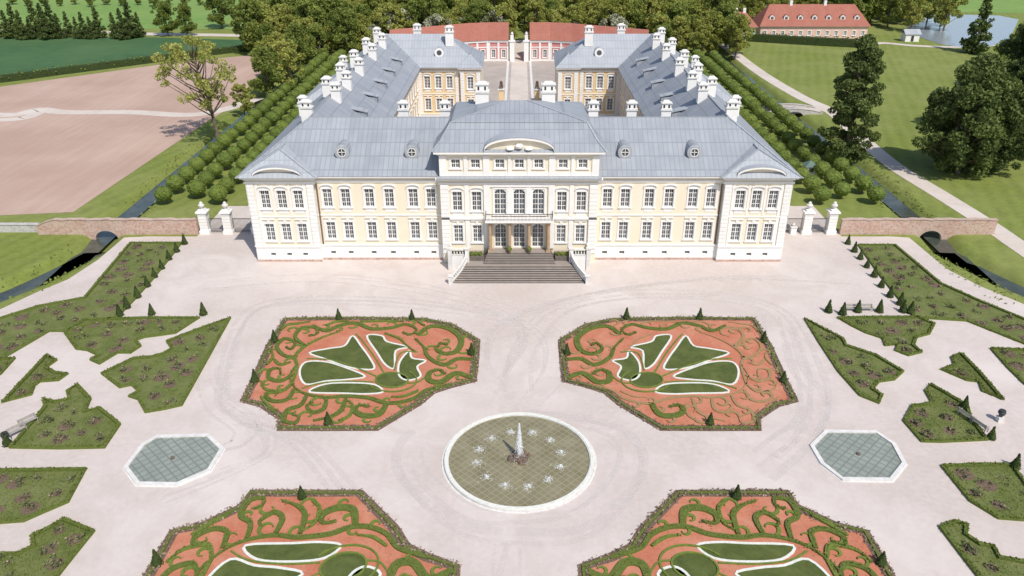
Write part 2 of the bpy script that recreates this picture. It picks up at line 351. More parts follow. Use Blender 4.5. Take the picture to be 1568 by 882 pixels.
cornice(mb,fc,-11.3,11.3,ZE+.05,1)
fbox(mb,fc,-11.7,11.7,0,.9,ZE+.05,ZE+.2,ROOF2)
aw=[(u,14.75,1.3,1.3,{'rows':2,'hood':None}) for u in (-9.0,-6.2,-2.75,0,2.75,6.2,9.0)]
wall(mb,fc,-11.3,11.3,ZE+.2,17.3,aw,YEL)
for sg in (-1,1):
    f2=Fr((0,106.5),(sg,0),(0,-1))
    for a,b in ((10.3,11.3),(7.35,7.85),(4.2,5.1),(1.15,1.6)): pilaster(mb,f2,a,b,ZE+.25,16.6,.16,False)
    mb.face([(sg*11.3,106.5,ZE),(sg*11.3,125,ZE),(sg*11.3,125,17.3),(sg*11.3,106.5,17.3)],YEL)
band(mb,fc,-11.3,11.3,13.6,14.2,.12)
mb.face([(-11.3,125,ZE),(11.3,125,ZE),(11.3,125,17.3),(-11.3,125,17.3)],YEL)
fbox(mb,fc,-11.6,11.6,0,.35,16.75,17.0,WHT); fbox(mb,fc,-12,12,0,.75,17.0,17.32,WHT)
arcband(mb,fc,0,17.34,4.9,1.75,.32,.2,.95,WHT,14,YEL,.35)
mb.lathe(0,105.98,[(.05,17.7),(.5,17.9),(.6,18.2),(.3,18.5)],WHT,8)
for s_ in (-1,1): mb.lathe(s_*1.3,106.0,[(.05,17.6),(.6,17.7),(.5,17.95),(.1,18.1)],WHT,8)
mb.obj('walls',palace)
# balcony, columns
mb=MB()
fbox(mb,fc,-4.9,4.9,.26,1.9,7.15,7.45,WHT)
for i in range(50):
    u=-4.8+9.6*i/49; fbox(mb,fc,u-.02,u+.02,1.8,1.84,7.45,8.45,DARK)
fbox(mb,fc,-4.85,4.85,1.78,1.86,8.45,8.53,DARK)
for s in(-1,1):
    for j in range(8): fbox(mb,fc,s*4.82-.02,s*4.82+.02,.3+j*.19,.34+j*.19,7.45,8.45,DARK)
for u in (-4.25,-1.42,1.42,4.25):
    x,y,_=fc.p(u,1.3,0); mb.box(x-.32,x+.32,y-.32,y+.32,2.4,2.75,BROWN)
    mb.lathe(x,y,[(.24,2.75),(.26,3.5),(.22,6.5),(.32,6.8),(.36,7.14)],BROWN,10)
    x,y,_=fc.p(u,.45,0); mb.lathe(x,y,[(.24,2.55),(.26,3.5),(.22,6.5),(.32,7.14)],BROWN,8)
mb.obj('balcony',palace)
# steps
mb=MB()
n=8
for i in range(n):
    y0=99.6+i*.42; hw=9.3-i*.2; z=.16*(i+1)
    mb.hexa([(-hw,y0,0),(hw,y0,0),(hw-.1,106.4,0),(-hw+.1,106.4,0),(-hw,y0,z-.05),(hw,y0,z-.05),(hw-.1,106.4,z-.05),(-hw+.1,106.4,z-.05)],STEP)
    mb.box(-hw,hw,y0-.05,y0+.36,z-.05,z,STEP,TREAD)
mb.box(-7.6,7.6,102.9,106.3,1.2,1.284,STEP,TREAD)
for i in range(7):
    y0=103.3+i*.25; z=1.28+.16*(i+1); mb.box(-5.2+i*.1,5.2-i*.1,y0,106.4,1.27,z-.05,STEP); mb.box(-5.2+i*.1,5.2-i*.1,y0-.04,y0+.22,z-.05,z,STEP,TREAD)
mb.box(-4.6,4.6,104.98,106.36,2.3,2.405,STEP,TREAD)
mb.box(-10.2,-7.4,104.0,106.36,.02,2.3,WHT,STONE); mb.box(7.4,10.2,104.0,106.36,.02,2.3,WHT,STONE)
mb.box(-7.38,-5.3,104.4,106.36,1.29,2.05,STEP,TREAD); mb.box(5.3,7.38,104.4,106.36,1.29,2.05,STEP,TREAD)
def balus(path,mb):
    for (x0,y0,z0),(x1,y1,z1) in zip(path,path[1:]):
        L=math.hypot(x1-x0,y1-y0); k=max(1,int(L/.36)); nx,ny=-(y1-y0)/L*.14,(x1-x0)/L*.14
        for zo,th in ((.0,.16),(.82,.15)):
            mb.hexa([(x0+nx,y0+ny,z0+zo),(x1+nx,y1+ny,z1+zo),(x1-nx,y1-ny,z1+zo),(x0-nx,y0-ny,z0+zo),
                     (x0+nx,y0+ny,z0+zo+th),(x1+nx,y1+ny,z1+zo+th),(x1-nx,y1-ny,z1+zo+th),(x0-nx,y0-ny,z0+zo+th)],STONE)
        for i in range(k):
            t=(i+.5)/k; x,y,z=x0+(x1-x0)*t,y0+(y1-y0)*t,z0+(z1-z0)*t
            mb.lathe(x,y,[(.07,z+.15),(.12,z+.35),(.05,z+.65),(.09,z+.82)],STONE,6)
for s in (-1,1):
    pth=[(s*10.1,104.1,2.3),(s*7.6,104.1,2.3),(s*7.75,103.2,1.6),(s*8.3,101.8,1.0),(s*9.0,100.5,.55),(s*9.7,99.5,.12)]
    balus(pth,mb); balus([(s*10.1,106.3,2.3),(s*10.1,104.1,2.3)],mb)
    for (x0,y0,z0),(x1,y1,z1) in zip(pth[1:],pth[2:]):
        mb.hexa([(x0,y0,0),(x1,y1,0),(x1+s*.3,y1,0),(x0+s*.3,y0,0),(x0,y0,z0),(x1,y1,z1),(x1+s*.3,y1,z1),(x0+s*.3,y0,z0)],STONE)
    for (x,y,z) in (pth[-1],pth[1],pth[0]):
        mb.box(x-.3,x+.3,y-.3,y+.3,0,z+1.05,STONE); mb.box(x-.38,x+.38,y-.38,y+.38,z+1.05,z+1.18,STONE)
mb.obj('garden_staircase',palace)
# roofs
mb=MB(); ZR=19.5
mb.face([(-40.1,106.9,ZE+.05),(40.1,106.9,ZE+.05),(31.35,116.1,ZR),(-31.35,116.1,ZR)],ROOF)
mb.face([(22.6,125.3,ZE+.05),(-22.6,125.3,ZE+.05),(-31.35,116.1,ZR),(31.35,116.1,ZR)],ROOF)
ze=ZE+.05
for s in (-1,1):
    mb.face([(s*40.1,201,ze),(s*40.1,106.9,ze),(s*31.35,116.1,ZR),(s*31.35,192,ZR)],ROOF)
    mb.face([(s*22.6,125.3,ze),(s*22.6,183.2,ze),(s*31.35,192,ZR),(s*31.35,116.1,ZR)],ROOF)
    mb.face([(s*22.6,183.2,ze),(s*8.4,183.2,ze),(s*17.4,192,ZR),(s*31.35,192,ZR)],ROOF2)
    mb.face([(s*8.4,183.2,ze),(s*8.4,201,ze),(s*17.4,192,ZR)],ROOF)
    mb.face([(s*8.4,201,ze),(s*40.1,201,ze),(s*31.35,192,ZR),(s*17.4,192,ZR)],ROOF)
    a,b,c=s*28.7,s*34.4,s*40.3; y0=106.0; zr=16.7
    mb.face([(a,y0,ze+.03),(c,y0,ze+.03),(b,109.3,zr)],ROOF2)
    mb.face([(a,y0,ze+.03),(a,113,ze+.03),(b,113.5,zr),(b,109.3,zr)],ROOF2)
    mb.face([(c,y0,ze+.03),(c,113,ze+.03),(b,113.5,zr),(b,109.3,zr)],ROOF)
    for (ya,yb) in ((147.2,166.8),):
        ym=(ya+yb)/2
        mb.face([(s*42.2,ya,ze),(s*42.2,yb,ze),(s*34.5,ym+3,18.2),(s*34.5,ym-3,18.2)],ROOF2)
        mb.face([(s*42.2,ya,ze),(s*36,ya,ze),(s*34.5,ym-3,18.2)],ROOF2); mb.face([(s*42.2,yb,ze),(s*36,yb,ze),(s*34.5,ym+3,18.2)],ROOF2)
    mb.face([(s*14.2,182.6,ze+.03),(s*8.3,182.6,ze+.03),(s*11.3,186,ze+2.6)],ROOF2)
    mb.face([(s*14.2,182.6,ze+.03),(s*14.2,189,ze+.03),(s*11.3,189,ze+2.6),(s*11.3,186,ze+2.6)],ROOF2)
    mb.face([(s*8.3,182.6,ze+.03),(s*8.3,189,ze+.03),(s*11.3,189,ze+2.6),(s*11.3,186,ze+2.6)],ROOF)
def barrel(uc,y0,y1,z,hw,rise,n=12):
    pts=[(uc-hw*math.cos(math.pi*i/n),z+rise*math.sin(math.pi*i/n)**.9) for i in range(n+1)]
    for (x0,z0),(x1,z1) in zip(pts,pts[1:]): mb.face([(x0,y0,z0),(x1,y0,z1),(x1,y1,z1),(x0,y1,z0)],ROOF2)
for s in (-1,1): barrel(s*34.4,106.1,110.5,ZE+.3,3.55,1.4)
barrel(0,105.5,111.5,17.66,4.95,1.8,14)
e=[(-12.2,105.7,17.34),(12.2,105.7,17.34),(12.2,126.2,17.34),(-12.2,126.2,17.34)]
k=[(-9.7,110,20.4),(9.7,110,20.4),(9.7,122,20.4),(-9.7,122,20.4)]
k0=[(-11,107.4,18.5),(11,107.4,18.5),(11,124.6,18.5),(-11,124.6,18.5)]
for A,B in ((e,k0),(k0,k)):
    for i in range(4): j=(i+1)%4; mb.face([A[i],A[j],B[j],B[i]],ROOF)
rt=[(-1.2,116,22.1),(1.2,116,22.1)]
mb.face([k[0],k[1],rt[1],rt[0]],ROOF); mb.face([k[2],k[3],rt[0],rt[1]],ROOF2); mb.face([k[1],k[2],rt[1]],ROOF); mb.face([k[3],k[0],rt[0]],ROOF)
mb.box(-31.3,31.3,116.0,116.2,ZR-.05,ZR+.1,ROOF2)
for s in (-1,1): mb.box(s*31.35-.1,s*31.35+.1,116.2,192,ZR-.05,ZR+.1,ROOF2)
def cap(p,q,w=.13,h=.09):
    p,q=Vector(p),Vector(q); d=(q-p); sd=Vector((-d.y,d.x,0)).normalized()*w; up=Vector((0,0,h))
    mb.hexa([p-sd,p+sd,q+sd,q-sd,p-sd+up,p+sd+up,q+sd+up,q-sd+up],ROOF2)
for s in (-1,1):
    cap((s*40.1,106.9,ze),(s*31.35,116.1,ZR)); cap((s*34.4,109.3,16.7),(s*34.4,113.5,16.7)); cap((s*28.7,106,ze),(s*34.4,109.3,16.7)); cap((s*40.3,106,ze),(s*34.4,109.3,16.7))
    cap((s*12.2,105.7,17.34),(s*11,107.4,18.5)); cap((s*11,107.4,18.5),(s*9.7,110,20.4)); cap((s*9.7,110,20.4),(s*1.2,116,22.1)); cap((s*22.6,183.2,ze),(s*31.35,192,ZR))
cap((-9.7,110,20.4),(9.7,110,20.4))
mb.obj('roof',palace)
# dormers
mb=MB()
for x in (-25.6,-15.5,15.3,25.3):
    z=16.1; seg=16
    for i in range(seg):
        a0,a1=2*math.pi*i/seg,2*math.pi*(i+1)/seg
        q=lambda r,a,y:(x+r*math.cos(a),y,z+r*1.1*math.sin(a))
        mb.face([q(1.05,a0,109.6),q(1.05,a1,109.6),q(1.0,a1,112.6),q(1.0,a0,112.6)],ROOF)
        mb.face([q(1.05,a0,109.6),q(1.05,a1,109.6),q(.62,a1,109.55),q(.62,a0,109.55)],ROOF2)
        mb.face([q(.62,a0,109.55),q(.62,a1,109.55),q(.62,a1,109.8),q(.62,a0,109.8)],STONE)
        mb.face([q(.62,a0,109.54),q(.62,a1,109.54),q(.5,a1,109.54),q(.5,a0,109.54)],STONE)
    mb.face([q(.62,2*math.pi*i/seg,109.8) for i in range(seg)],GLASS)
    mb.box(x-.04,x+.04,109.6,109.7,z-.65,z+.65,WHT); mb.box(x-.6,x+.6,109.6,109.7,z-.04,z+.04,WHT)
    mb.box(x-1.3,x+1.3,109.5,110.2,z-1.35,z-1.1,ROOF2)
for s in (-1,1):
    x=s*18.5
    for seg_i in range(12):
        a0,a1=2*math.pi*seg_i/12,2*math.pi*(seg_i+1)/12
        q=lambda r,a,y:(x+r*math.cos(a),y,16.2+r*math.sin(a))
        mb.face([q(1.1,a0,186),q(1.1,a1,186),q(1.05,a1,189),q(1.05,a0,189)],ROOF2); mb.face([q(1.1,a0,186),q(1.1,a1,186),q(.6,a1,186),q(.6,a0,186)],WHT)
    mb.face([q(.6,2*math.pi*i/12,186.05) for i in range(12)],GLASS)
    for yy in (131,142,153,164,175):
        zz=15.4
        mb.box(min(s*25.6,s*28.2),max(s*25.6,s*28.2),yy-.7,yy+.7,zz,zz+1.2,ROOF)
        mb.face([(s*25.58,yy-.5,zz+.2),(s*25.58,yy+.5,zz+.2),(s*25.58,yy+.5,zz+1),(s*25.58,yy-.5,zz+1)],GLASS)
        mb.hexa([(s*25.4,yy-.9,zz+1.2),(s*28.6,yy-.9,zz+1.9),(s*28.6,yy+.9,zz+1.9),(s*25.4,yy+.9,zz+1.2),(s*25.4,yy-.9,zz+1.3),(s*28.6,yy-.9,zz+2),(s*28.6,yy+.9,zz+2),(s*25.4,yy+.9,zz+1.3)],ROOF2)
mb.obj('dormers',palace)
# chimneys
mb=MB()
def chim(x,y,zb,h=2.6,w=.6,d=.5):
    mb.box(x-w,x+w,y-d,y+d,zb,zb+h*.72,WHT); mb.box(x-w-.14,x+w+.14,y-d-.14,y+d+.14,zb+h*.72,zb+h*.79,STONE)
    mb.box(x-w+.05,x+w-.05,y-d+.05,y+d-.05,zb+h*.79,zb+h,WHT); mb.box(x-w-.1,x+w+.1,y-d-.1,y+d+.1,zb+h,zb+h+.13,STONE)
    mb.hexa([(x-w+.05,y-d+.05,zb+h+.13),(x+w-.05,y-d+.05,zb+h+.13),(x+w-.05,y+d-.05,zb+h+.13),(x-w+.05,y+d-.05,zb+h+.13),(x-w*.5,y-.1,zb+h+.5),(x+w*.5,y-.1,zb+h+.5),(x+w*.5,y+.1,zb+h+.5),(x-w*.5,y+.1,zb+h+.5)],STONE)
    for q in (-.5,.5): mb.face([(x+q*w-.14,y-d+.04,zb+h*.82),(x+q*w+.14,y-d+.04,zb+h*.82),(x+q*w+.14,y-d+.04,zb+h*.95),(x+q*w-.14,y-d+.04,zb+h*.95)],DARK)
for x in (-17.8,-11.4,11.4,17.3,22.6): chim(x,120,16.9,3.8,.75)
chim(-5.6,118.5,19.6,4.3,1.0,.7); chim(4.4,118.5,19.6,4.3,1.0,.7)
for s in (-1,1):
    chim(s*32.3,118.5,18.2,3.0,.85)
    for i,y in enumerate((130,134.5,139,146,151,159,166,173,179,187)): chim(s*(31.35+(1.3 if i%2 else -1.1)),y,18.3,3.0,.78,.6)
    chim(s*37,134,15.0,3.2,.75); chim(s*37.5,171,14.8,3.2,.75)
    chim(s*16.2,189,17.2,4.2,.95); chim(s*24.5,196,16.8,4.0,.9)
mb.obj('chimneys',palace)
# ------------------------------------------------------------------ generic ground pieces
def sheet(name,pts,z,mat,parent=None):
    m=MB(); m.face([(x,y,z) for x,y in pts],mat); o=m.obj(name,parent,tri=True)
    me=o.data
    if me.polygons[0].normal.z<0: me.flip_normals()
    return o
def crom(pts,n=6,closed=False):
    P=[Vector(p) for p in pts]; out=[]; L=len(P)
    rng=range(L) if closed else range(L-1)
    for i in rng:
        if closed: a,b,c,d=P[(i-1)%L],P[i],P[(i+1)%L],P[(i+2)%L]
        else: a,b,c,d=P[max(i-1,0)],P[i],P[i+1],P[min(i+2,L-1)]
        for k in range(n):
            t=k/n; out.append(.5*((2*b)+(-a+c)*t+(2*a-5*b+4*c-d)*t*t+(-a+3*b-3*c+d)*t**3))
    if not closed: out.append(P[-1])
    return [(p.x,p.y) for p in out]
def ribbon(mb,pts,w,z0,z1,mat,closed=False,taper=False):
    n=len(pts); Ls=[];Rs=[]
    for i,(x,y) in enumerate(pts):
        if closed: a,b=pts[i-1],pts[(i+1)%n]
        else: a,b=pts[max(i-1,0)],pts[min(i+1,n-1)]
        dx,dy=b[0]-a[0],b[1]-a[1]; l=math.hypot(dx,dy) or 1
        ww=w/2
        if taper:
            sn=math.sin(math.pi*min(1,i/(n-1)*1.15+.1)); ww=w/2*(.35+.65*(sn**.6 if sn>0 else 0))
        Ls.append((x-dy/l*ww,y+dx/l*ww)); Rs.append((x+dy/l*ww,y-dx/l*ww))
    for i in range(n if closed else n-1):
        j=(i+1)%n; a,b,c,d=Rs[i],Rs[j],Ls[j],Ls[i]
        mb.face([(*a,z1),(*b,z1),(*c,z1),(*d,z1)],mat)
        if z1-z0>.03:
            mb.face([(*a,z0),(*b,z0),(*b,z1),(*a,z1)],mat); mb.face([(*c,z0),(*d,z0),(*d,z1),(*c,z1)],mat)
def rib(name,pts,w,z,mat,sm=6,parent=None):
    m=MB(); ribbon(m,crom(pts,sm),w,z,z,mat); return m.obj(name,parent)
canalL=[(-68,440),(-68,120),(-66.5,112),(-70,101),(-73.5,95),(-84,82),(-110,62),(-140,45)]
canalR=[(-x,y) for x,y in canalL]
def segd(X,Y,pl):
    d=np.full(X.shape,1e9)
    for (x0,y0),(x1,y1) in zip(pl,pl[1:]):
        dx,dy=x1-x0,y1-y0; t=np.clip(((X-x0)*dx+(Y-y0)*dy)/(dx*dx+dy*dy+1e-12),0,1)
        d=np.minimum(d,np.hypot(X-x0-t*dx,Y-y0-t*dy))
    return d
def gz(X,Y):
    d=np.minimum(segd(X,Y,canalL),segd(X,Y,canalR)); t=np.clip((d-1.0)/2.4,0,1); return -1.5*(1-t*t*(3-2*t))
xs=np.concatenate([[-3000,-1500,-700,-400,-250,-180],np.arange(-145,-60,.7),np.arange(-60,60,6),np.arange(60,145,.7),[180,250,400,700,1500,3000]])
ys=np.concatenate([[-200,-50,0,20],np.arange(40,130,.8),np.arange(130,440,3),[440,500,600,800,1200,2000,4000]])
X,Y=np.meshgrid(xs,ys); Z=gz(X,Y)
V=np.stack([X,Y,Z],-1).reshape(-1,3); nx_=len(xs)
I,J=np.meshgrid(np.arange(len(ys)-1),np.arange(nx_-1),indexing='ij'); b0=(I*nx_+J).ravel()
me=bpy.data.meshes.new('ground'); me.from_pydata(V.tolist(),[],np.stack([b0,b0+1,b0+nx_+1,b0+nx_],1).tolist()); me.materials.append(GRASS)
me.polygons.foreach_set('use_smooth',[True]*len(me.polygons)); addobj('ground',me)
rib('canal_water',canalL,3.4,-.85,W_CANAL,2); rib('canal_water',canalR,3.4,-.85,W_CANAL,2)
gp=[(-95,62),G(-160,530),G(0,474),G(60,446),G(104,428),G(150,398),G(190,364),(-60,116.4),(60,116.4),G(1392,364),G(1450,412),G(1500,438),G(1568,466),G(1720,530),(95,62),(110,5),(-110,5)]
sheet('gravel_parterre_ground',gp,.02,GRAVEL)
sheet('gravel_apron',[(-52,116.4),(-39,116.4),(-39,205),(-48,205),(-48,130),(-52,130)],.02,GRAVEL)
sheet('gravel_apron',[(52,116.4),(39,116.4),(39,205),(48,205),(48,130),(52,130)],.02,GRAVEL)
sheet('courtyard_ground',[(-23.4,125),(23.4,125),(23.4,184),(9,184),(9,201),(38,205),(34,262),(-34,262),(-38,205),(-9,201),(-9,184),(-23.4,184)],.02,COBBLE)
rib('courtyard_road',[(0,126),(0,190),(0,262),(0,300)],5,.03,PATH,2)
m=MB()
for s in(-1,1): ribbon(m,[(s*3.6,126),(s*3.6,262)],.7,.034,.034,STONE)
m.obj('road_edging')
sheet('ploughed_field',GL([(-500,190),(0,133),(260,97),(398,83),(402,108),(352,165),(318,186),(112,325),(0,330),(-500,335)]),.03,FIELD)
sheet('green_field',GL([(-500,120),(0,58),(220,57),(400,62),(400,72),(0,122),(-500,180)]),.03,FGREEN)
sheet('bright_field',GL([(-500,52),(0,48),(200,44),(470,46),(470,10),(480,-40),(-500,-40)]),.03,FBRIGHT)
sheet('bright_field',GL([(1395,-30),(1800,-30),(1800,20),(1568,20),(1395,18)]),.03,FBRIGHT)
rib('dirt_path',GL([(-300,168),(-60,174),(20,176),(60,168),(100,172),(200,172),(290,176),(350,166),(395,150)]),4.0,.045,PATH)
rib('dirt_path',GL([(-200,192),(0,184),(40,180),(60,172)]),3.5,.05,PATH)
rib('country_road',GL([(-200,48),(100,49),(220,52),(350,54),(500,56)]),6,.045,PATH)
RP=GL([(1095,58),(1120,78),(1165,112),(1225,148),(1275,172),(1322,215),(1372,256),(1440,298),(1510,342),(1568,382),(1700,470)])
rib('gravel_road',RP,3.8,.04,PATH)
rib('gravel_road',GL([(1277,172),(1250,166),(1215,166),(1185,172)]),3.5,.05,PATH)
rib('gravel_road',GL([(1320,72),(1350,66),(1400,70),(1470,72),(1560,66)]),3.5,.045,PATH)
sheet('pond_water',GL([(1392,24),(1450,22),(1530,24),(1560,30),(1545,62),(1500,76),(1440,68),(1405,56),(1388,40)]),.06,W_POND)
# tyre tracks on gravel
m=MB()
FY=G(795,703)[1]; rt_=random.Random(4); zt_=[.024]
def tr(pts,rep=3,spread=2.2):
    P=crom(pts,10)
    for off in [rt_.uniform(-spread,spread) for _ in range(rep)]:
        Q=[];ph=rt_.uniform(0,6)
        for i,(x,y) in enumerate(P):
            a,b=P[max(i-1,0)],P[min(i+1,len(P)-1)]; dx,dy=b[0]-a[0],b[1]-a[1]; l=math.hypot(dx,dy); of=off+.5*math.sin(i*.12+ph)
            Q.append((x-dy/l*of,y+dx/l*of))
        zt_[0]+=.0004
        i0=rt_.randrange(0,max(1,len(Q)//4)); Q=Q[i0:len(Q)-rt_.randrange(0,max(1,len(Q)//4))]
        ribbon(m,Q,rt_.choice((.25,.35,.6,1.0)),zt_[0],zt_[0],TRACK)
tr(GL([(560,830),(450,690),(352,650),(320,600),(380,470),(560,455),(770,480),(815,520),(790,570),(760,615)]),4)
tr(GL([(1020,830),(1180,690),(1245,640),(1240,560),(1180,470),(1010,452),(870,470),(800,540),(790,610)]),4)
tr(GL([(200,800),(330,700),(370,680),(385,650),(340,610),(330,560),(390,480)]),3)
tr(GL([(240,760),(350,720),(410,690),(400,650),(340,640)]),4,1.5)
tr(GL([(1160,740),(1240,670),(1250,610),(1210,560),(1190,480)]),3)
tr(GL([(790,630),(650,660),(620,720),(700,800),(800,815),(900,800),(970,720),(940,660),(790,630)]),4)
tr(GL([(300,440),(500,425),(700,450),(830,500),(850,560),(800,620)]),3)
tr(GL([(1300,430),(1100,425),(900,450),(760,500),(740,570)]),3)
tr(GL([(800,830),(790,900),(770,960)]),3)
m.obj('tyre_tracks')
# ------------------------------------------------------------------ foliage tools
rng=np.random.default_rng(3)
def leafquads(P,s,asp=.7,r=None):
    r=r or rng; n=len(P)
    a=r.normal(size=(n,3)); a/=np.linalg.norm(a,axis=1,keepdims=True)
    b=r.normal(size=(n,3)); b-=a*(a*b).sum(1,keepdims=True); b/=np.linalg.norm(b,axis=1,keepdims=True)
    sz=(s*r.uniform(.6,1.3,n))[:,None]
    a=a*sz; b=b*sz*asp
    V=np.stack([P-a,P-b,P+a,P+b],1).reshape(-1,3)
    return V,np.arange(4*n).reshape(-1,4)
def tube(pts,rad,seg=6):
    V=[];Q=[]
    P=[Vector(p) for p in pts]
    for i,p in enumerate(P):
        t=(P[min(i+1,len(P)-1)]-P[max(i-1,0)]).normalized()
        u=t.cross(Vector((1,0,0)) if abs(t.x)<.9 else Vector((0,1,0))).normalized(); v=t.cross(u)
        for k in range(seg):
            an=2*math.pi*k/seg; V.append(p+(u*math.cos(an)+v*math.sin(an))*rad[i])
    for i in range(len(P)-1):
        for k in range(seg): Q.append((i*seg+k,i*seg+(k+1)%seg,(i+1)*seg+(k+1)%seg,(i+1)*seg+k))
    return np.array([tuple(v) for v in V]),np.array(Q)
def combine(name,parts,mats):
    Vs=[];Qs=[];mi=[];sh=[];n=0
    for V,Q,k,s in parts:
        Vs.append(V);Qs.append(Q+n);mi.append(np.full(len(Q),k)); sh.append(np.broadcast_to(s,(len(Q),)).astype(float)); n+=len(V)
    me=bpy.data.meshes.new(name); me.from_pydata(np.concatenate(Vs).tolist(),[],np.concatenate(Qs).tolist())
    for m_ in mats: me.materials.append(m_)
    me.polygons.foreach_set('material_index',np.concatenate(mi).astype(np.int32))
    a=me.attributes.new('shade','FLOAT','FACE'); a.data.foreach_set('value',np.concatenate(sh).astype(np.float32)); me.update(); return me
def prof(h,shape):
    if shape=='cone': return max(0.03,(1-h))**.85*(1 if h>.06 else .7)
    if shape=='col': return max(.02,math.sin(math.pi*min(1,max(0,h)**.62)))**.6
    return math.sqrt(max(0.02,1-(2*h-1)**2))**.8
def treemesh(name,seed,H,R,zb,ncl,nl,leaf,mat,shape='round',crs=.26,lean=(0,0),limb=.5,fill=.5):
    r=np.random.default_rng(seed); parts=[]
    lx,ly=lean
    tp=[(lx*t*t,ly*t*t,H*.92*t) for t in (0,.15,.35,.55,.8,1)]
    rr=max(.14,H*.018); V,Q=tube(tp,[rr*1.4,rr,rr*.85,rr*.6,rr*.3,.04],7); parts.append((V,Q,0,0))
    for i in range(ncl):
        h=(i+r.uniform(0,1))/ncl; h=h**(.9 if shape!='cone' else 1.25)
        pr=prof(h,shape)*R; an=r.uniform(0,6.283); q=pr*(r.uniform(0,1)**fill)*r.uniform(.8,1.12)
        z=zb+(H-zb)*h; cs=R*crs*r.uniform(.65,1.25)
        if shape=='cone': cs*=(.45+.8*(1-h))
        tz=z/H; c=np.array([lx*tz*tz+q*math.cos(an),ly*tz*tz+q*math.sin(an),z])
        n=int(nl*(cs/(R*crs))**2)+4
        D=r.normal(size=(n,3)); D/=np.linalg.norm(D,axis=1,keepdims=True); D*=(r.uniform(.3,1,n)**.5)[:,None]*cs; D[:,2]*=.75
        Vl,Ql=leafquads(c+D,leaf,.7,r)
        base=r.uniform(.1,.9); parts.append((Vl,Ql,1,np.clip(base+r.normal(size=n)*.18,0,1)))
        if r.uniform()<limb:
            t0=max(.12,(z-abs(q)*.7-cs*.3)/H); s0=np.array([lx*t0*t0,ly*t0*t0,H*t0*.95])
            if s0[2]<c[2]:
                md=(s0+c)/2+np.array([0,0,-.05*q]); V,Q=tube([s0,md,c],[rr*.45,rr*.28,.05],5); parts.append((V,Q,0,0))
    return combine(name,parts,[BARK,mat])
def globemesh(name,seed,rad,hc,n=420,mat=L_BOX,leaf=.16,sq=1.0,trunk=True,flat=.0):
    r=np.random.default_rng(seed); parts=[]
    if trunk: parts.append((*tube([(0,0,0),(0,0,hc)],[.13,.1],6),0,0))
    nu,nv=16,10; V=[]
    for j in range(nv+1):
        for i in range(nu):
            th=math.pi*j/nv; ph=2*math.pi*i/nu; rr=rad*.93*(1+.03*math.sin(3*ph+seed)+.03*r.normal())
            V.append((rr*math.sin(th)*math.cos(ph),rr*math.sin(th)*math.sin(ph),hc+rr*sq*math.cos(th)))
    Q=[(j*nu+i,j*nu+(i+1)%nu,(j+1)*nu+(i+1)%nu,(j+1)*nu+i) for j in range(nv) for i in range(nu)]
    parts.append((np.array(V),np.array(Q),1,np.clip(r.normal(.45,.15,len(Q)),0,1)))
    D=r.normal(size=(n,3)); D/=np.linalg.norm(D,axis=1,keepdims=True)
    k=.95+.04*np.sin(D[:,0]*5+seed)+r.uniform(-.03,.05,n); P=D*k[:,None]*rad; P[:,2]=P[:,2]*sq+hc
    parts.append((*leafquads(P,leaf,.8,r),1,np.clip(r.normal(.5,.25,n),0,1)))
    return combine(name,parts,[BARK,mat])
globes=[globemesh('clipped_tree_mesh',i,1.65,2.1,n=520,leaf=.115,sq=.88) for i in range(3)]
for s in (-1,1):
    for ri,xr in enumerate((53.4,58.2,63.0)):
        row=empty('clipped_linden_row')
        y=131+(ri%2)*2.7
        while y<264:
            addobj('clipped_linden',globes[random.randrange(3)],row,(s*xr+random.uniform(-.2,.2),y+random.uniform(-.2,.2),0),random.uniform(0,6),random.uniform(.9,1.05))
            y+=5.4
def conemesh():
    r=np.random.default_rng(5); parts=[]; seg=10
    V,Q=tube([(0,0,.05),(0,0,.3),(0,0,1.0),(0,0,1.75)],[.42,.46,.26,.03],seg); parts.append((V,Q,0,.2))
    n=260; h=r.uniform(0,1,n)**1.3; a=r.uniform(0,6.28,n); rr=.5*(1-h)+.03
    P=np.stack([rr*np.cos(a),rr*np.sin(a),.1+1.75*h],1); parts.append((*leafquads(P,.09,.8,r),0,r.uniform(0,1,n)))
    return combine('topiary_cone_mesh',parts,[L_CONE])
CM=conemesh()
def cone(x,y,s=1.0): addobj('topiary_cone',CM,None,(x,y,0.02),random.uniform(0,6),s*random.uniform(.88,1.1))
